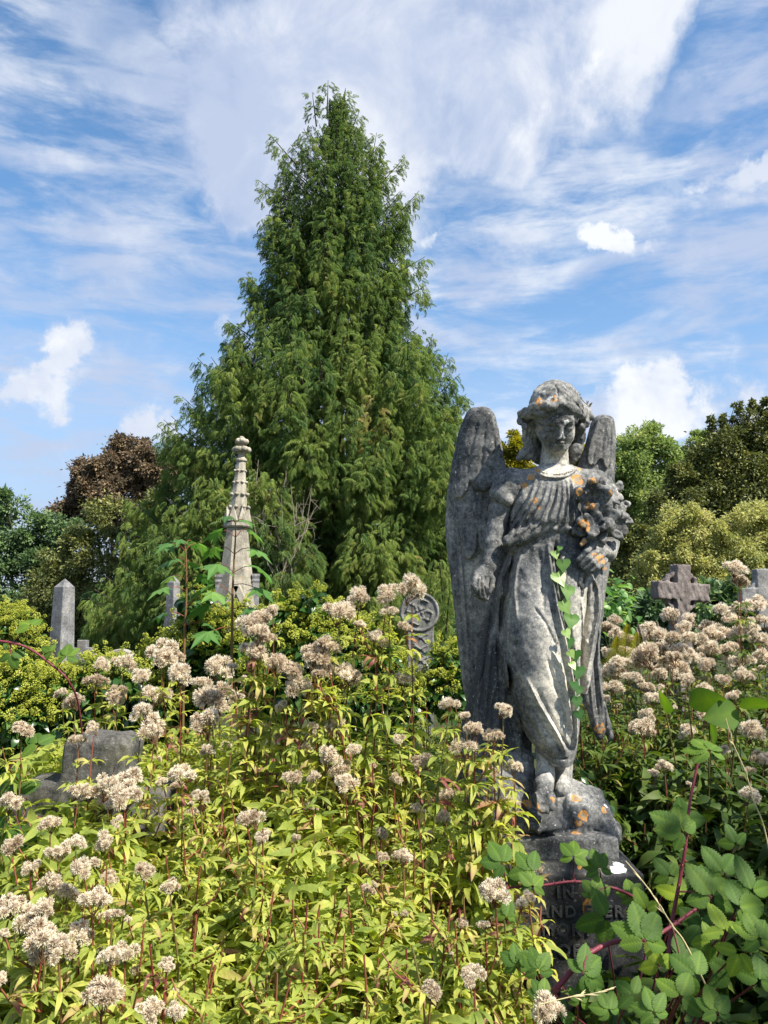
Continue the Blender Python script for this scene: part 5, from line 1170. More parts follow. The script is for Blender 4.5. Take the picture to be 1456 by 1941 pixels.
def hemp_plant(top, hd, r_, label, group, mat=None, tint=.5, lean=.06, redness=.55, heads=1, foot=None, clip_z=0.0, step=.075, L0=.12):
    top = np.asarray(top, float); h = top[2]
    base = np.array([top[0]+r_.normal()*lean*h, top[1]+abs(r_.normal())*lean*h*.8, 0.0]) if foot is None else np.array(foot)
    root = thing('hemp_agrimony', base, label, 'wildflower', group)
    hs = top-np.array([0, 0, hd*.36]); mid = (base+hs)/2+np.array([r_.normal()*.02, r_.normal()*.02, 0]); t = np.linspace(0, 1, 9)[:, None]; pts = (1-t)**2*base+2*t*(1-t)*(mid*2-(base+hs)/2)+t*t*hs
    pts[2:-1] += r_.normal(size=(6, 3))*.004
    sg = Geo(); sg.tube(pts, np.linspace(.0046, .0022, 9), 5, np.clip(redness+r_.normal()*.28, 0, 1), False); lg = Geo()
    hemp_leaves(lg, pts, r_, tint, step=step, L0=L0)
    if heads and hd > 0: add_head(root, top, hd*1.0, r_)
    # branches under the top carrying smaller heads or leaves
    for k in range(r_.integers(1, 4)):
        q = int(r_.integers(4, 8)); a = r_.uniform(0, 6.28); L = r_.uniform(.10, .22); s = pts[q]; e = s+np.array([math.cos(a)*L*.55, math.sin(a)*L*.55, L*.9]); e[2] = min(e[2], top[2]-.04)
        bp = np.array([s, (s+e)/2+np.array([math.cos(a), math.sin(a), 0])*.02, e]); sg.tube(bp, [.003, .0026, .002], 4, .5, False); hemp_leaves(lg, bp, r_, tint+.03, .3, .95, .05, L0*.6)
        if heads and hd > 0 and r_.random() < .35: add_head(root, e, hd*r_.uniform(.35, .6), r_)
    sg.build('stem', M_STEM, root); lg.build('leaves', mat or M_HEMP, root)
    return root

HL_ = """178,1246,20 189,1263,35 233,1263,40 309,1242,60 180,1294,44 266,1283,36 343,1280,50 417,1268,55 118,1316,28 142,1332,36 221,1321,44 297,1320,50 268,1352,40 402,1328,70 446,1325,28 462,1289,20 481,1187,55 481,1242,58
149,1405,36 178,1383,30 292,1388,54 41,1386,40 395,1373,58 393,1426,32 345,1469,50 237,1483,52 203,1496,52 240,1512,50 148,1507,38 14,1527,44 381,1510,30 518,1160,30 491,1172,46 488,1203,46 644,1163,58 680,1134,48 733,1127,46 781,1119,58 738,1158,26 712,1215,44
527,1263,42 548,1273,44 596,1246,52 620,1228,52 623,1283,60 654,1283,54 572,1304,52 767,1294,46 852,1335,34 884,1359,26 881,1417,42 895,1386,36 587,1421,44 623,1441,54 647,1462,44 656,1486,44 554,1478,36 599,1476,30 637,1380,40 537,1400,30 803,1445,38 417,1340,40 534,1342,26 448,1321,30 670,1423,30 505,1215,40 600,1262,40 380,1300,40 330,1245,40
954,1348,34 902,1384,34 935,1400,36 974,1455,30 930,1469,28
96,1565,40 144,1599,34 110,1616,38 161,1644,46 93,1675,42 127,1695,46 209,1668,32 273,1652,38 206,1599,40 60,1644,28 178,1712,58 213,1736,38 151,1771,52 17,1722,52 52,1747,62 82,1770,62 86,1795,66 113,1805,52 237,1808,38 206,1815,38 316,1829,30 192,1891,68 285,1915,48 333,1925,42 470,1554,38 492,1589,28 24,1606,42 82,1726,46 323,1681,30
481,1558,42 499,1588,30 765,1629,36 842,1554,28 790,1536,28 725,1629,22 697,1690,26 747,1480,26 849,1511,28 877,1749,22 816,1880,34 892,1845,34 722,1582,22 939,1694,56 1003,1706,24 920,1757,30 899,1850,38 1042,1925,60 971,1524,26"""
HR_ = """1396,1079,44 1403,1102,34 1369,1160,32 1398,1155,28 1432,1152,48 1386,1176,38 1274,1172,36 1296,1187,28 1313,1177,36 1164,1177,28 1154,1192,30 1244,1211,52 1281,1211,44 1320,1211,38 1354,1209,40 1401,1211,38 1442,1216,34 1379,1231,38 1344,1233,38 1286,1231,32 1154,1245,38 1186,1240,38 1227,1248,52 1210,1255,42 1281,1272,52 1252,1282,32 1164,1280,52 1156,1304,42 1227,1302,28 1237,1326,34 1337,1311,28 1391,1321,28 1330,1358,38 1227,1358,30 1220,1380,48 1303,1391,32 1425,1390,48 1274,1250,40 1310,1250,36 1340,1262,34 1410,1250,36 1190,1215,34 1200,1285,34 1300,1195,36 1345,1190,36 1260,1235,38 1420,1190,40 1450,1180,40 1300,1290,32 1370,1290,30 1410,1285,34
1260,1454,28 1239,1466,20 1369,1517,26 1416,1512,40 1446,1440,38 1376,1428,30 1421,1461,20 1340,1225,36 1375,1205,38 1230,1190,34 1440,1250,38 1395,1265,34 1180,1262,36 1170,1205,30"""
def parse(s): return [tuple(map(float, q.split(','))) for q in s.split()]
def place_hemp():
    r_ = np.random.default_rng(77)
    for x, y, s in parse(HL_):
        Y = np.interp(y, [1110, 1250, 1320, 1400, 1500, 1600, 1700, 1800, 1930], [3.7, 3.6, 3.35, 2.95, 2.6, 2.3, 2.0, 1.8, 1.55])*r_.uniform(.94, 1.05)
        if x > 840: Y = min(Y, 2.38)
        if s < 30: Y *= 1.08
        if 470 < x < 800: Y = min(Y, 2.92*r_.uniform(.97, 1.0))
        if x < 340 and 1350 < y < 1560: Y = min(Y, 2.75)
        if x > 840 and y > 1650: Y = min(Y, 1.95)
        p = P(x, y, Y); d = s/F*Y*1.12
        tall = y < 1250
        lab = ('cream seed headed hemp agrimony standing tall against the cedar, left of the angel' if tall else 'cream seed headed hemp agrimony in the sunny bank left of the angel') if y < 1600 else 'cream seed headed hemp agrimony in the bottom left foreground'
        hemp_plant(p, d, r_, lab, 'tall hemp agrimony against the cedar' if (tall and y < 1600) else 'hemp agrimony in the sunny bank' if y < 1600 else 'hemp agrimony in the bottom foreground', tint=.50+r_.normal()*.05, redness=.42, step=.07)
    for x, y, s in parse(HR_):
        Y = np.interp(y, [1070, 1160, 1230, 1300, 1400, 1520], [4.4, 5.6, 4.9, 4.2, 3.5, 3.1])*r_.uniform(.93, 1.06)
        p = P(x, y, Y); d = s/F*Y*1.12
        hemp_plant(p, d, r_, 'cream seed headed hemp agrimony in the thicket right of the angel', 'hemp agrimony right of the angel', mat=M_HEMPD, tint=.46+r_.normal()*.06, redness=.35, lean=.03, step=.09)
    # young leafy shoots without seed heads
    for i in range(84):
        x = r_.uniform(-40, 960); y = r_.uniform(1400, 1880); Y = np.interp(y, [1330, 1500, 1700, 1930], [3.0, 2.5, 2.0, 1.62])*r_.uniform(.97, 1.10)
        if x > 840: Y = min(Y, 1.95); y = max(y, 1700)
        if x < 330 and y < 1620: continue
        p = P(x, y, Y); hemp_plant(p, 0, r_, 'leafy yellow green hemp agrimony shoot without a seed head, left of the pedestal', 'headless agrimony shoots left', tint=.52+r_.normal()*.07, heads=0, step=.055, L0=.090)
    for i in range(26):
        x = r_.uniform(690, 875); y = r_.uniform(1330, 1440); Y = r_.uniform(3.3, 3.9)
        p = P(x, y, Y); hemp_plant(p, 0, r_, 'leafy hemp agrimony shoot in the shade close to the left wing', 'shaded agrimony shoots by the wing', mat=M_HEMPD, tint=.5+r_.normal()*.07, heads=0, step=.06, L0=.12)
    for i in range(16):
        x = r_.uniform(1085, 1175); y = r_.uniform(1300, 1400); Y = r_.uniform(3.3, 4.2)
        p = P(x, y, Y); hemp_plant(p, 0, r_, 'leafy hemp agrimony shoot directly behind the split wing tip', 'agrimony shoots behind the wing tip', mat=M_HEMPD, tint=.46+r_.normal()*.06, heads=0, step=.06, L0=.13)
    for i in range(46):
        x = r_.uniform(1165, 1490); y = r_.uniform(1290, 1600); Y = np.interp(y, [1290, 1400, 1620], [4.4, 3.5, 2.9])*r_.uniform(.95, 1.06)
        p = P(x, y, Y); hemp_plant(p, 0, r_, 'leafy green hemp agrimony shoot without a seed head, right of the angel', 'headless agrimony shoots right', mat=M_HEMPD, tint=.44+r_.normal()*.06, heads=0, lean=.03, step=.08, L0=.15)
place_hemp()

def undergrowth():
    """ground cover and low growth nobody could count"""
    r_ = np.random.default_rng(91)
    def mass(name, mat, n, xf, yf, zf, size, tint, tv, droop=.4):
        x = r_.uniform(*xf, n); Y = yf[0]+(yf[1]-yf[0])*r_.random(n)**1.3; X = (x-728)/F*Y; Z = zf(X, Y)*np.sqrt(r_.random(n)); ok = Z > .02; X, Y2, Z = X[ok], Y[ok], Z[ok]; k = len(X)
        # keep clear of the statue pedestal and the old cross
        ok = ~((np.abs(X-.62) < .36) & (np.abs(Y2-2.8) < .36)); X, Y2, Z = X[ok], Y2[ok], Z[ok]; k = len(X)
        a = r_.uniform(0, 6.28, k); D = np.stack([np.cos(a), np.sin(a), r_.uniform(-.4, .5, k)], 1); M = frames(D, r_.normal(size=k)*.5)*(size*r_.uniform(.6, 1.4, k))[:, None, None]; g = Geo(); wh = r_.integers(0, 5, k); O = np.stack([X, Y2, Z], 1)
        tt = np.clip(tint+r_.normal(size=k)*tv, .02, .98)
        for w in range(5): m = wh == w; g.inst(HL[w], M[m], O[m], tt[m])
        o = g.build(name, mat, None); tag(o, kind='stuff'); return o
    top = lambda X, Y: np.clip(.98-.0*X, 0, 9)*np.clip(1.06-abs(Y-2.6)*.12, .6, 1)*(1+.12*np.sin(X*7+Y*5))
    o = mass('low_greenery', M_HEMP, 44000, (-80, 930), (1.3, 5.2), lambda X, Y: np.minimum(EYE-.10*Y-np.where(Y > 3.1, .30, .46), .18+.27*Y)*(1+.1*np.sin(X*9+Y*4)), .085, .46, .12); o['label'] = 'dense low leafy growth filling the bank left of the pedestal'
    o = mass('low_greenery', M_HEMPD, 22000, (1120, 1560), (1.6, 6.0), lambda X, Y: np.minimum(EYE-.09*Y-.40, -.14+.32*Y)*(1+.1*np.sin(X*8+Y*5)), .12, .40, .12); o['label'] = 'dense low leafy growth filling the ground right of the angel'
undergrowth()

# ------------------------------------------------------------------ tree ivy with yellow green flower umbels
M_IVY = leaf_mat('glossy_ivy_leaf', [(0, (.012, .035, .012)), (.4, (.03, .085, .018)), (.7, (.07, .15, .03)), (1, (.22, .30, .06))], rough=.28, trans=.2, spec=.5, nscale=9, namt=.12)
M_UMBEL = leaf_mat('ivy_flower', [(0, (.12, .16, .02)), (.4, (.29, .34, .045)), (.7, (.48, .51, .08)), (1, (.62, .60, .16))], rough=.6, trans=.3, spec=.2, nscale=12, namt=.15)
def ovate(droop=.6, wid=.30, fold=.2, n=6, tipd=.1):
    V, Q_, A = [], [], []
    for i in range(n+1):
        t = i/n; w = wid*(math.sin(math.pi*t**.7)**.9)+.004; w = .004 if i == n else w
        y = t*(1-.2*droop*t); z = -droop*.5*t*t; V += [(-w, y, z+fold*w), (0, y, z), (w, y, z+fold*w)]; A += [0, .12, 0]
    for i in range(n): b = i*3; Q_ += [(b, b+1, b+4, b+3), (b+1, b+2, b+5, b+4)]
    return np.array(V, float), np.array(Q_), None, np.array(A)
IVL = [ovate(d, w) for d, w in ((.4, .30), (.9, .26), (1.3, .22))]
def umbel_proto(seed):
    r_ = np.random.default_rng(seed); V0, T0 = ico(1); V0 = V0[:]; d = blob_points(34, (0, 0, 0), (1, 1, 1), r_, 1.0)[1]; d = d[d[:, 2] > -.6]; Vs, Ts, A, n = [], [], [], 0
    oc = np.array([[1, 0, 0], [-1, 0, 0], [0, 1, 0], [0, -1, 0], [0, 0, 1], [0, 0, -1]], float); ot = np.array([(0, 2, 4), (2, 1, 4), (1, 3, 4), (3, 0, 4), (2, 0, 5), (1, 2, 5), (3, 1, 5), (0, 3, 5)])
    for q in d:
        Vs.append(oc*.19+q*.85); Ts.append(ot+n); n += 6; A += [r_.normal()*.1]*6
        s = np.cross(q, [.3, .5, .8]); s /= np.linalg.norm(s); Vs.append(np.array([s*.03, -s*.03, q*.8])); Ts.append(np.array([(0, 1, 2)])+n); n += 3; A += [-.3]*3
    return np.concatenate(Vs), None, np.concatenate(Ts), np.array(A)
UMB = [umbel_proto(i) for i in range(3)]
def ivy_bush(label, Y, blobs, nl, nu, seed, lsize=.075, usize=.022, group='ivy bushes', dy=.5):
    r_ = np.random.default_rng(seed); m = Y/F; lg, ug, sg = Geo(), Geo(), Geo(); ar = np.array([b[2]*b[3] for b in blobs], float); ar /= ar.sum()
    cx = P(np.mean([b[0] for b in blobs]), 1200, Y)[0]; rt = thing('ivy_bush', (cx, Y, 0), label, 'ivy', group)
    for b, a in zip(blobs, ar):
        d0 = b[4] if len(b) > 4 else 0; c = P(b[0], b[1], Y+d0); r = np.array([b[2]*m, max(b[2], b[3])*m*.8, b[3]*m])
        k = int(nl*a); O, d = blob_points(k, c, r, r_, .5); ok = O[:, 2] > .05; O, d = O[ok], d[ok]; D = d*.8+r_.normal(size=d.shape)*.5+np.array([0, -.1, -.15]); M = frames(D, r_.normal(size=len(O))*.6)*(lsize*r_.uniform(.6, 1.4, len(O)))[:, None, None]; wh = r_.integers(0, 3, len(O)); tt = np.clip(.42+r_.normal(size=len(O))*.16, .02, .98)
        for w in range(3): q = wh == w; lg.inst(IVL[w], M[q], O[q], tt[q])
        k = int(nu*a); dd = r_.normal(size=(k*3, 3)); dd /= np.linalg.norm(dd, axis=1, keepdims=True); dd = dd[(dd[:, 2] > -.1) & (dd[:, 1] < .5)][:k]; C = c+dd*r*r_.uniform(.9, 1.12, (len(dd), 1))
        for cc, q in zip(C, dd):        # umbels stand in small spikes
            for j in range(r_.integers(2, 6)):
                o = cc+r_.normal(size=3)*usize*1.5+np.array([0, 0, usize*r_.uniform(0, 3)]); s = usize*r_.uniform(.65, 1.2); ug.inst(UMB[r_.integers(0, 3)], frames([q+r_.normal(size=3)*.3])*s, o[None], [np.clip(.55+r_.normal()*.13, 0, 1)])
            sg.tube([cc-q*.06, cc-q*.03, cc+np.array([0, 0, usize])], [.003, .0025, .002], 3, .1, False)
    lg.build('foliage', M_IVY, rt); o = ug.build('flower_umbels', M_UMBEL, rt, False); o['kind'] = 'stuff'; sg.tube([(cx, Y, -.05), (cx+.03, Y, .5), (cx, Y, 1.1)], [.04, .035, .025], 6, .3); sg.build('stem', M_STEM, rt)
ivy_bush('ivy covered in yellow green flowers below the maple saplings', 4.7, [(400, 1250, 100, 55), (330, 1280, 70, 50), (450, 1210, 55, 45), (390, 1200, 45, 40), (370, 1145, 22, 16, -.1), (480, 1290, 90, 55), (300, 1330, 110, 60)], 5200, 420, 201)
ivy_bush('ivy covered in yellow green flowers in front of the knotwork headstone', 4.6, [(600, 1230, 95, 60), (680, 1255, 70, 55), (560, 1180, 50, 35), (640, 1195, 45, 30), (592, 1145, 14, 22, -.1), (760, 1330, 50, 40), (855, 1310, 35, 45), (560, 1290, 90, 60), (700, 1330, 110, 60), (850, 1250, 25, 20)], 5600, 520, 202)
ivy_bush('ivy with pale flowers behind the leftmost obelisk foot, at the left edge', 7.5, [(15, 1210, 50, 50), (50, 1245, 40, 45), (-10, 1270, 70, 60), (45, 1185, 28, 22), (65, 1300, 50, 40)], 3000, 330, 203, .07, .026)
ivy_bush('low spread of flowering ivy around the foreground stone cross', 3.9, [(50, 1305, 60, 40), (140, 1315, 70, 36), (40, 1370, 90, 55), (110, 1350, 70, 40), (20, 1440, 70, 70), (-30, 1330, 60, 60), (200, 1290, 60, 30)], 4200, 420, 204, .06, .020)

# ------------------------------------------------------------------ lobed maple saplings
M_MAPLE = leaf_mat('maple_sapling_leaf', [(0, (.035, .09, .025)), (.4, (.08, .19, .045)), (.7, (.16, .30, .07)), (1, (.30, .42, .13))], rough=.4, trans=.4, spec=.4, nscale=12, namt=.1)
def lobed():
    ang = [(-2.6, .30), (-2.2, .62), (-1.85, .40), (-1.35, .95), (-1.0, .50), (-.75, .72), (-.38, .55), (0, 1.1), (.38, .55), (.75, .72), (1.0, .50), (1.35, .95), (1.85, .40), (2.2, .62), (2.6, .30)]
    V = [(0, 0, 0)]; A = [.15]
    for a, r in ang: V.append((r*.62*math.sin(a), .28+r*.62*math.cos(a) if True else 0, -.20*r*r)); A.append(0)
    V[0] = (0, .22, .03); T = [(0, i+1, i) for i in range(1, len(ang))]
    V.append((0, 0, 0)); T += [(len(V)-1, 1, 0), (0, len(ang), len(V)-1)]; A.append(0)
    return np.array(V, float), None, np.array(T), np.array(A)
LOB = lobed()
def sapling(label, pts, Y, leaves, seed):
    r_ = np.random.default_rng(seed); W = [P(x, y, Y) for x, y in pts]; base = np.array([W[0][0], Y, 0]); rt = thing('maple_sapling', base, label, 'sapling', 'maple saplings'); g = Geo()
    g.tube(np.array([base, (base+W[0])/2+[.01, 0, 0]]+W), np.concatenate([[.008, .008], np.linspace(.0075, .003, len(W))]), 6, .35); g.build('stem', M_STEM, rt)
    for x0, y0, x1, y1, s in leaves:
        a = P(x0, y0, Y); b = P(x1, y1, Y+r_.normal()*.06); g = Geo(); d = b-a; L = np.linalg.norm(d); g2 = Geo()
        g.tube([a, (a+b)/2+[0, 0, .01], b], [.0025, .002, .002], 4, .6, False)
        dd = np.array([d[0], d[1]-.35*L, -.35*L]); g2.inst(LOB, frames([dd], np.array([r_.normal()*.25]))*(s*1.12/F*Y), b[None], [.42+r_.normal()*.13])
        o = g2.build('leaf', M_MAPLE, rt, False); g3 = part('leaf_stalk', np.concatenate(g.V), [np.concatenate(g.Q)], M_STEM, o, True, {'tint': np.concatenate(g.A)}, False); g3.location = (0, 0, 0)
sapling('maple sapling with broad lobed leaves in front of the gothic spire', [(440, 1200), (441, 1120), (444, 1060), (447, 1010), (446, 985)], 4.3,
        [(440, 1170, 400, 1145, 60), (441, 1155, 470, 1150, 55), (441, 1130, 410, 1105, 62), (442, 1108, 480, 1112, 58), (443, 1085, 418, 1068, 62), (443, 1085, 478, 1072, 66), (444, 1050, 420, 1035, 52), (445, 1050, 472, 1038, 54), (446, 1018, 425, 1005, 48), (447, 1018, 466, 1002, 50), (446, 992, 436, 978, 34), (447, 990, 462, 985, 38), (440, 1190, 405, 1195, 60), (440, 1195, 475, 1205, 50)], 301)
sapling('maple sapling with lobed leaves directly right of the slim obelisk', [(350, 1190), (353, 1150), (354, 1100), (353, 1055), (350, 1030)], 4.3,
        [(352, 1170, 322, 1160, 52), (353, 1150, 392, 1118, 60), (354, 1102, 330, 1090, 42), (354, 1100, 376, 1085, 50), (353, 1065, 338, 1058, 32), (353, 1066, 362, 1064, 30), (352, 1045, 330, 1030, 42), (352, 1042, 372, 1030, 44), (351, 1034, 345, 1022, 34), (351, 1033, 362, 1024, 34), (352, 1075, 330, 1062, 40), (353, 1120, 322, 1112, 50), (352, 1185, 385, 1180, 50)], 302)
def distant_maple():
    pass

# ------------------------------------------------------------------ brambles with large pleated leaves
def bramble_mat():
    m = leaf_mat('bramble_leaf', [(0, (.026, .062, .014)), (.4, (.072, .145, .026)), (.65, (.14, .23, .032)), (1, (.31, .40, .03))], rough=.6, trans=.35, spec=.22, nscale=30, namt=.12)
    return m
M_BRAM = bramble_mat()
M_CANE = plain_mat('purple_bramble_cane', [(0, (.07, .018, .022)), (.5, (.15, .03, .045)), (1, (.26, .07, .08))], nscale=25, namt=.4, rough=.45, bump=.3)
def bram_leaf(seed, wid=.33):
    """serrated ovate leaflet with pleated side veins, 1 m long"""
    r_ = np.random.default_rng(seed); nu, nv = 26, 9; V, A = [], []
    for i in range(nu+1):
        t = i/nu; w = wid*(math.sin(math.pi*min(1, t**.78))**.75 if 0 < t < 1 else 0)+.003; w *= 1+.085*(1 if i % 2 else -1)*(t > .05)
        if t > .9: w *= .75
        for j in range(nv):
            u = (j/(nv-1))*2-1; au = abs(u); ph = (t-au*.20)*9*2*math.pi/1.15
            z = .16*w*au*1.4-.012+.016*math.sin(ph)*min(1, au*2.2)*(1-au*.2)-.20*t*t-.10*(au**2)*w*2+.012*math.sin(5*t+seed)
            V.append((u*w, t, z)); A.append((.16 if j == nv//2 else 0)+.05*math.sin(ph))
    Q_ = [(i*nv+j, i*nv+j+1, (i+1)*nv+j+1, (i+1)*nv+j) for i in range(nu) for j in range(nv-1)]
    return np.array(V, float), np.array(Q_), None, np.array(A)
BL = [bram_leaf(1, .33), bram_leaf(2, .29), bram_leaf(3, .36)]
def compound(g, c, size, facing, roll, n, tint, r_):
    """bramble leaf of n leaflets around c; facing = normal of the leaf fan"""
    nv = np.array(facing, float); nv /= np.linalg.norm(nv); B = frames([nv], up=(0, 0, 1))[0]; e1, e2 = B[:, 0], B[:, 2]
    angs = {3: (0, 1.35, -1.35), 4: (0, .95, -.95, 2.0), 5: (0, .85, -.85, 1.85, -1.85)}[n]; sc = {3: (1, .85, .85), 4: (1, .9, .9, .65), 5: (1, .92, .92, .66, .66)}[n]
    for a, s in zip(angs, sc):
        a = roll+a+r_.normal()*.1; d = e1*math.sin(a)+e2*math.cos(a)+nv*(-.16+r_.normal()*.10); L = size*s*r_.uniform(.92, 1.08)
        F_ = frames([d], up=nv)*L
        g.inst(BL[r_.integers(0, 3)], F_, (c+d*.06*size)[None], [np.clip(tint+r_.normal()*.06, .02, .98)])
def brambles():
    r_ = np.random.default_rng(55)
    def cane(label, pts, rad, leaves, thorns=24):
        W = np.array([P(*p) for p in pts]); g_ = np.linspace(0, len(W)-1, (len(W)-1)*6+1); pp = np.stack([smooth1(W[:, i], g_) for i in range(3)], 1)
        low = W[np.argmin(W[:, 2])]; rt = thing('bramble', (low[0], low[1], 0), label, 'bramble', 'brambles round the pedestal'); g = Geo(); g.tube(pp, np.linspace(rad, rad*.6, len(pp)), 7, .5)
        for k in range(thorns):
            i = r_.integers(1, len(pp)-1); d = r_.normal(size=3); d /= np.linalg.norm(d); g.tube([pp[i]+d*rad*.6, pp[i]+d*(rad+.006)], [.0016, .0002], 4, .9, False)
        g.build('cane', M_CANE, rt)
        for x, y, Y, size, fx, fz, roll, n, tint, ax, ay in leaves:
            c = P(x, y, Y); lg = Geo(); compound(lg, c, size*.84/F*Y, (fx+r_.normal()*.12, -1, fz+r_.normal()*.1), roll, n, tint, r_); o = lg.build('leaf', M_BRAM, rt)
            a = P(ax, ay, Y+.02); q = Geo(); q.tube([a, (a+c)/2+[0, 0, .005], c], [.0022, .0018, .0016], 4, .4, False); part('leaf_stalk', np.concatenate(q.V), [np.concatenate(q.Q)], M_CANE, o, True, {'tint': np.concatenate(q.A)}, False).location = (0, 0, 0)
    Yf = 2.2
    cane('bramble cane arching across the front of the pedestal, over the inscription', [(1250, 1725, 2.35), (1180, 1690, Yf), (1140, 1678, Yf), (1088, 1671, Yf), (1030, 1678, Yf), (965, 1683, Yf), (930, 1700, 2.1)], .0048,
         [(1087, 1624, Yf, 46, .0, .9, .0, 5, .50, 1087, 1668), (1137, 1648, Yf, 46, .1, .7, .1, 5, .44, 1140, 1676), (1010, 1680, Yf-.03, 42, -.1, .4, -.15, 5, .50, 1014, 1680), (1130, 1696, Yf-.05, 44, .1, .5, -.35, 5, .56, 1150, 1682), (1008, 1652, Yf, 56, .1, .8, .55, 4, .42, 1010, 1678), (952, 1635, Yf, 52, -.1, .7, .5, 4, .42, 960, 1680), (1200, 1700, 2.25, 38, .1, .6, .2, 5, .44, 1215, 1706), (962, 1660, Yf+.03, 40, -.1, 1.2, -.9, 3, .36, 965, 1683)], 30)
    cane('tall purple bramble cane rising up the right side with two big leaf fans', [(1265, 1830, 1.95), (1272, 1760, 1.98), (1290, 1660, 2.0), (1300, 1600, 2.0), (1308, 1520, 2.03), (1324, 1440, 2.05)], .0052,
         [(1294, 1575, 1.97, 66, .05, .75, .75, 5, .52, 1298, 1600), (1345, 1422, 2.03, 62, .05, 1.5, .2, 5, .50, 1324, 1440), (1350, 1700, 1.9, 82, .15, .5, -.25, 5, .46, 1285, 1690), (1295, 1555, 2.15, 52, -.3, .4, .1, 3, .34, 1300, 1570)], 34)
    cane('thick hairy bramble cane bending in front of the inscription', [(1050, 1880, 1.72), (1075, 1850, 1.72), (1110, 1812, 1.74), (1165, 1785, 1.78), (1240, 1775, 1.82), (1320, 1722, 1.9), (1345, 1705, 1.9)], .0062,
         [(1222, 1785, 1.72, 78, .0, .35, -.05, 5, .42, 1235, 1776), (1105, 1846, 1.68, 62, .05, .6, -1.2, 5, .40, 1112, 1812), (1290, 1822, 1.76, 60, .1, .6, -1.5, 3, .30, 1275, 1760), (1225, 1725, 1.95, 44, .1, .2, .3, 3, .72, 1222, 1775)], 60)
    # leaves crowding the corner and a yellow vine
    pool = [(1375, 1765, 1.8, 66, .1, .7, .2, 3, .70), (1400, 1805, 1.78, 62, 0, .5, 2.6, 3, .70), (1350, 1785, 1.85, 54, .1, .4, 1.5, 3, .62), (1150, 1740, 2.1, 88, -.15, .25, 1.9, 3, .30), (1205, 1740, 2.12, 72, .1, .2, .3, 3, .28), (1425, 1690, 2.0, 86, .2, .35, .1, 3, .40), (1400, 1720, 1.85, 80, .2, .5, -1.4, 3, .46),
            (1370, 1655, 2.1, 74, .1, .25, .5, 3, .40), (1270, 1660, 2.3, 52, .1, .4, .6, 3, .42), (1230, 1650, 2.4, 80, -.1, .3, .4, 3, .80), (1290, 1700, 2.2, 60, .1, .2, 1.2, 3, .78), (1320, 1850, 1.7, 74, 0, .6, .9, 3, .44), (1290, 1890, 1.65, 70, 0, .8, -.7, 3, .50), (1250, 1830, 1.9, 60, 0, .3, .3, 3, .74),
            (1180, 1860, 1.8, 76, .1, .3, -.6, 3, .76), (1200, 1885, 1.7, 52, 0, .5, .8, 3, .34), (1155, 1915, 1.65, 50, .1, .6, .3, 5, .46), (1060, 1930, 1.7, 50, .1, .5, -.3, 3, .40), (1020, 1840, 1.8, 54, -.1, .4, .2, 5, .40), (1012, 1800, 1.95, 44, -.2, .3, .9, 3, .36), (980, 1830, 1.85, 48, 0, .4, .1, 5, .40),
            (1030, 1890, 1.7, 48, 0, .5, .5, 5, .42), (1100, 1900, 1.68, 44, 0, .4, -.2, 5, .44), (1240, 1920, 1.6, 58, 0, .6, .2, 5, .44), (1420, 1900, 1.6, 70, 0, .6, .4, 5, .42), (1360, 1920, 1.6, 60, 0, .6, .1, 5, .40), (1440, 1780, 1.75, 70, .1, .5, .1, 5, .50), (960, 1740, 2.1, 44, -.1, .3, -.3, 3, .44), 
            (1395, 1600, 2.3, 50, .1, .2, .2, 3, .40), (1330, 1620, 2.4, 50, 0, .2, .2, 3, .34), (1330, 1760, 2.05, 60, 0, .2, .6, 3, .30), (1300, 1790, 2.0, 60, 0, .2, -.8, 3, .32), (1440, 1860, 1.8, 66, 0, .3, -.4, 3, .34), (1385, 1850, 1.85, 60, 0, .3, .7, 3, .32)]
    pool = [(q[0], q[1], q[2], q[3]*.84)+q[4:] for i, q in enumerate(pool) if i % 5 != 4]
    grp = [pool[i::6] for i in range(6)]
    names = ['bramble clump with the yellowest leaves near the lower right corner', 'low bramble sprawling from the pedestal foot towards the right edge', 'dark leaved bramble tucked against the pedestal side', 'bramble of mid green leaves crossing the bottom right corner', 'bramble with shaded leaves below the tall purple cane', 'bramble creeping along the bottom edge below the inscription']
    for gi, (pl, nm) in enumerate(zip(grp, names)):
        b = P(1150+gi*40, 1930, 2.0+.05*gi); base = np.array([b[0], b[1]+.2, .02]); rt = thing('bramble', (base[0], base[1], 0), nm, 'bramble', 'brambles round the pedestal'); cg = Geo(); lv = []
        for x, y, Y, size, fx, fz, roll, n, tint in pl:
            size = size*.86; c = P(x, y, Y); mid = (base+c)/2+np.array([0, .12, .10]); t = np.linspace(0, 1, 8)[:, None]; p = (1-t)**2*base+2*t*(1-t)*mid+t*t*(c+np.array([0, .015, -.01])); cg.tube(p, np.linspace(.0042, .002, 8), 5, .4, False); lg = Geo(); compound(lg, c, size/F*Y, (fx, -1, fz), roll, n, tint, r_); lg.build('leaf', M_BRAM, rt)
        cg.build('cane', M_CANE, rt)
    # broad round leaves half way up on the right
    g = Geo(); b = P(1340, 1340, 3.3); rt = thing('broad_leaved_dock', (b[0], 3.3, 0), 'big smooth broad leaves among the seed heads right of the angel', 'wild plant'); sg = Geo()
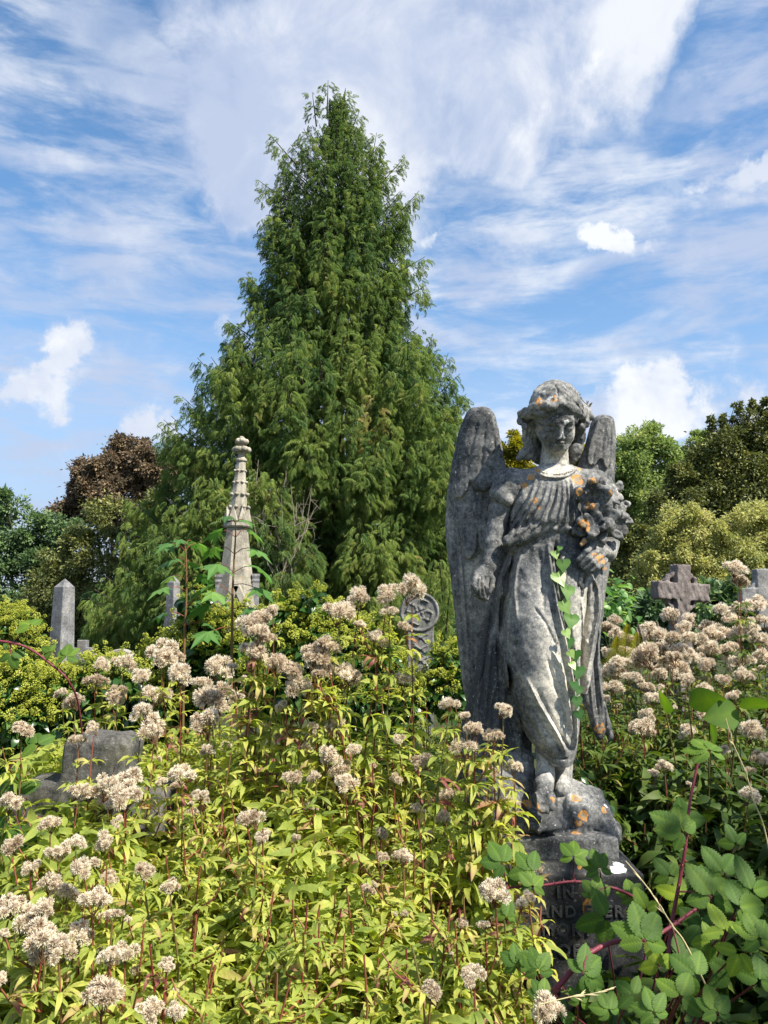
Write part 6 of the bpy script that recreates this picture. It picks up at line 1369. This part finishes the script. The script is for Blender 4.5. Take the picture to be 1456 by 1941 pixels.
    for x, y, Y, s, dx, dz, ro in ((1262, 1352, 3.2, 70, -.1, 1, .1), (1305, 1335, 3.25, 90, 1, .35, .3), (1400, 1350, 3.2, 95, -1, -.1, .4), (1400, 1340, 3.2, 85, 1, .3, -.3), (1345, 1372, 3.15, 60, .2, -.8, .2)):
        c = P(x, y, Y); lg = Geo(); lg.inst(ovate(.5, .36, .15, 8), frames([(dx, -.35, dz)], np.array([ro+.9]))*(s*.8/F*Y), c[None], [.42]); lg.build('leaf', M_BRAM, rt); sg.tube([(b[0], 3.3, 0), ((b[0]+c[0])/2, 3.28, c[2]*.6), c], [.006, .004, .003], 5, .2, False)
    sg.build('stem', M_STEM, rt)
    # the arching bramble at the left edge
    cane('arching purple bramble cane coming in from the left edge beside the obelisk', [(-40, 1212, 2.9), (20, 1218, 2.9), (60, 1232, 2.9), (100, 1262, 2.9), (128, 1288, 2.9), (150, 1340, 3.0), (160, 1450, 3.1)], .005,
         [(58, 1185, 2.9, 36, .2, 1.0, .7, 3, .62, 25, 1218), (125, 1245, 2.88, 38, .1, .6, .1, 5, .50, 108, 1268), (20, 1240, 2.9, 34, 0, .6, -2.8, 3, .36, 20, 1218), (95, 1235, 2.9, 26, 0, .6, 1.2, 3, .50, 70, 1238)], 20)
    cane('small bramble at the left edge next to the foreground stone cross', [(0, 1500, 2.9), (15, 1460, 2.9), (35, 1440, 2.9), (60, 1420, 2.9)], .004, [(70, 1410, 2.85, 44, 0, .7, .6, 3, .44, 60, 1420), (30, 1500, 2.8, 60, .1, .3, .2, 3, .32, 15, 1470), (20, 1570, 2.7, 70, .1, .3, 2.8, 3, .30, 5, 1500), (50, 1600, 2.6, 60, 0, .3, .9, 3, .28, 10, 1500)], 10)
brambles()

# ------------------------------------------------------------------ ivy strand hanging down the gown
def ivy_strand():
    r_ = np.random.default_rng(9); M = leaf_mat('fresh_ivy_leaf', [(0, (.02, .06, .014)), (.5, (.06, .17, .03)), (1, (.28, .42, .12))], rough=.35, trans=.3, spec=.45, nscale=30, namt=.1)
    L = [(1056, 1040, 9, .55, 1.0), (1053, 1051, 14, .95, 1.9), (1063, 1070, 22, .62, 1.4), (1058, 1096, 25, .78, 2.2), (1074, 1118, 24, .62, 1.3), (1066, 1148, 24, .80, 2.3), (1082, 1172, 25, .55, 1.2), (1070, 1200, 15, .9, 2.2), (1080, 1216, 17, .30, 1.6), (1076, 1236, 13, .95, 2.3), (1086, 1242, 18, .35, 1.4), (1079, 1262, 13, .95, 2.2),
         (1092, 1274, 22, .28, 1.3), (1082, 1300, 18, .15, 1.9), (1096, 1306, 20, .22, 1.1), (1090, 1330, 18, .2, 1.5), (1096, 1350, 16, .15, 2.0)]
    pts = [surf(x, y, .004) for x, y, *_ in L]; b = pts[-1]; rt = thing('ivy_strand', b, 'single strand of heart shaped green ivy leaves hanging down the front of the gown', 'ivy')
    g = Geo(); W = np.array(pts); g.tube(np.stack([smooth1(W[:, i], np.linspace(0, len(W)-1, 80)) for i in range(3)], 1), .0014, 4, .2); g.build('stem', M_STEM, rt)
    heart = [(0, 0), (.22, -.14), (.46, -.06), (.54, .16), (.42, .42), (.20, .70), (0, 1.02), (-.20, .70), (-.42, .42), (-.54, .16), (-.46, -.06), (-.22, -.14)]
    for (x, y, s, ti, an), p in zip(L, pts):
        V = [(0, .30, .0)]+[(a, c, -.10*abs(a)*1.2-.06*c*c+.06) for a, c in heart]; T = [(0, i+1, (i+1) % 12+1) for i in range(12)]; sc = s*1.2/F*2.66
        d = np.array([math.sin(an-1.6)*.55, -.30, -math.cos(an-1.6)*.9]); Mx = frames([d], up=(.25*r_.normal(), -1, .35))[0]*sc; g = Geo(); g.add(np.einsum('ij,vj->vi', Mx, np.array(V))+p+np.array([0, -.014, .3*sc]), None, T, np.array([min(.98, ti+.1)]+[ti]*12)); g.build('leaf', M, rt, False)
    # ivy running down the right flank of the rock
    rt = thing('ivy_strand', surf(1150, 1500), 'small grey green ivy leaves trailing over the right shoulder of the rock base', 'ivy'); g = Geo(); lg = Geo(); W = np.array([P(1090, 1425, 2.86), P(1098, 1450, 2.86), P(1112, 1475, 2.86), P(1128, 1492, 2.86), P(1142, 1512, 2.86), P(1146, 1535, 2.84), P(1150, 1560, 2.84)]); rt.location = W[-1]
    g.tube(W, .002, 4, .1); g.build('stem', M_STEM, rt)
    for i in range(34):
        q = r_.uniform(0, 6); c = np.array([np.interp(q, range(7), W[:, k]) for k in range(3)])+r_.normal(size=3)*.010; lg.inst(IVL[0], frames([(r_.normal(), -1, -.9)], r_.normal(size=1))*.034, c[None], [.35+r_.normal()*.15])
    lg.build('foliage', M_IVY, rt)
    # dry sprig growing out of the hair
    rt = thing('dry_sprig', Q(1065, 731, 0), 'thin dry plant sprig growing out of the top of the hair', 'plant'); g = Geo(); W = np.array([Q(*p) for p in ((1058, 734, -.03), (1072, 731, -.02), (1085, 737, -.02), (1097, 750, -.02), (1108, 763, -.02), (1118, 772, -.02))]); g.tube(W, np.linspace(.0022, .0012, 6), 4, .3)
    for i in range(16):
        q = r_.uniform(.8, 5); c = np.array([np.interp(q, range(6), W[:, k]) for k in range(3)]); g.tube([c, c+np.array([r_.normal()*.004, 0, r_.uniform(.006, .016)])], [.0022, .0014], 4, .2, False)
    g.inst(IVL[0], frames([(.3, -.3, 1)])*.022, W[-1][None], [.8]); g.build('sprig', plain_mat('dry_sprig_brown', [(0, (.10, .09, .05)), (1, (.26, .22, .12))], nscale=30), rt)
ivy_strand()

def grasses():
    M = plain_mat('straw', [(0, (.34, .28, .13)), (1, (.60, .52, .30))], nscale=20, bump=0)
    def stalk(label, pts, r, seed):
        r_ = np.random.default_rng(seed); W = np.array([P(*p) for p in pts]); gg = np.linspace(0, len(W)-1, 30); pp = np.stack([smooth1(W[:, i], gg) for i in range(3)], 1); low = pp[0]; g = Geo()
        pp = np.concatenate([[[low[0], low[1]+.05, .0], [low[0], low[1]+.03, low[2]*.6]], pp]) if low[2] > .1 else pp
        g.tube(pp, np.concatenate([[r, r], np.linspace(r, r*.5, 30)]), 4, .5)
        for k in range(14):
            i = r_.integers(12, 28); d = pp[i+1]-pp[i]; d /= np.linalg.norm(d); e = d*.02+r_.normal(size=3)*.005; g.tube([pp[i], pp[i]+e*.5, pp[i]+e], [.0008, .0016, .0002], 4, .7, False)
        o = g.build('grass_stalk', M); tag(o, label, 'grass', 'dry grass stalks')
    stalk('long dry grass stalk leaning over the brambles from the pedestal corner', [(1346, 1885, 1.75), (1300, 1790, 1.75), (1275, 1755, 1.75), (1240, 1700, 1.77), (1210, 1660, 1.8), (1186, 1632, 1.82)], .0020, 1)
    stalk('dry grass stalk slanting down beside the tall purple cane at the right edge', [(1460, 1620, 1.8), (1446, 1560, 1.8), (1430, 1520, 1.8), (1412, 1460, 1.8), (1390, 1410, 1.8), (1376, 1362, 1.8)], .0018, 2)
    stalk('short pale grass stalk crossing the lower inscription leaves', [(1020, 1905, 1.6), (1080, 1890, 1.6), (1120, 1884, 1.6), (1164, 1874, 1.6)], .0014, 3)
    # tufts of pale plumes and bracken on the right
    r_ = np.random.default_rng(4); c0 = P(1232, 1210, 5.5); rt = thing('plume_grass', (c0[0], 5.5, 0), 'tuft of upright feathery pale plumes left of the granite cross', 'grass')
    for i in range(8):
        x = 1212+i*5.5+r_.normal()*2; a = P(x, 1210, 5.5); b = P(x-4+r_.normal()*3, 1176+r_.uniform(0, 14), 5.5); g = Geo(); g.tube([(a[0], 5.5, 0), (a[0], 5.5, .8), a, (a+b)/2, b], [.003, .003, .004, .013, .003], 5, .35); g.build('plume', plain_mat('pale_plume', [(0, (.22, .15, .11)), (1, (.50, .40, .32))], nscale=80, namt=.4, bump=.9) if i == 0 else bpy.data.materials['pale_plume'], rt)
    Mf = leaf_mat('bracken', [(0, (.10, .13, .02)), (.5, (.26, .28, .04)), (1, (.42, .36, .07))], trans=.4, nscale=9)
    for label, x, y, Y, hpx in (('yellow green bracken frond just right of the wing', 1185, 1215, 4.6, 62), ('second bracken frond, nearer the pale plumes', 1165, 1235, 4.6, 58), ('third bracken frond beside the wing edge', 1203, 1230, 4.7, 60)):
        a = P(x, y+30, Y); b = P(x+6, y+30-hpx, Y); rt = thing('bracken_fern', (a[0], Y, 0), label, 'fern', 'bracken fronds'); g = Geo(); sg = Geo(); sg.tube([(a[0], Y, 0), (a[0], Y, a[2]*.6), a, b], [.004, .004, .003, .001], 4, .1); n = 16
        for i in range(n):
            t = i/n; c = a+(b-a)*t; Lp = (1-t)*.085+.01
            for s in (-1, 1):
                d = np.array([s*.9, -.2, .35]); k = 7
                for j in range(k):
                    q = c+d*Lp*(j+.5)/k
                    for s2 in (-1, 1): g.inst(HL[4], frames([np.array([s*.3, -.1, .9*s2])])*(.020*(1-j/k)+.004), q[None], [.55+r_.normal()*.1])
        g.build('frond', Mf, rt, False); sg.build('stem', M_STEM, rt)
    # pale elder-like seedling leaves in the gap right of the angel
    c0 = P(1170, 1150, 7); rt = thing('young_elder', (c0[0], 7, 0), 'pale leaved young shrub in the dark gap right of the angel', 'shrub'); g = Geo(); sg = Geo()
    for i in range(150):
        x = 1165+r_.normal()*22; y = 1145+r_.normal()*32; p = P(x, y, 7+r_.normal()*.15); g.inst(IVL[0], frames([(r_.normal(), -.4, r_.normal()*.4-.2)], r_.normal(size=1)*.4)*.085, p[None], [.55+r_.normal()*.15])
    for i in range(7): e = P(1165+r_.normal()*20, 1140+r_.normal()*25, 7); sg.tube([(c0[0], 7, 0), (c0[0], 7, .8), e], [.008, .006, .003], 4, .1, False)
    g.build('foliage', M_MAPLE, rt, False); sg.build('stem', M_STEM, rt)
grasses()
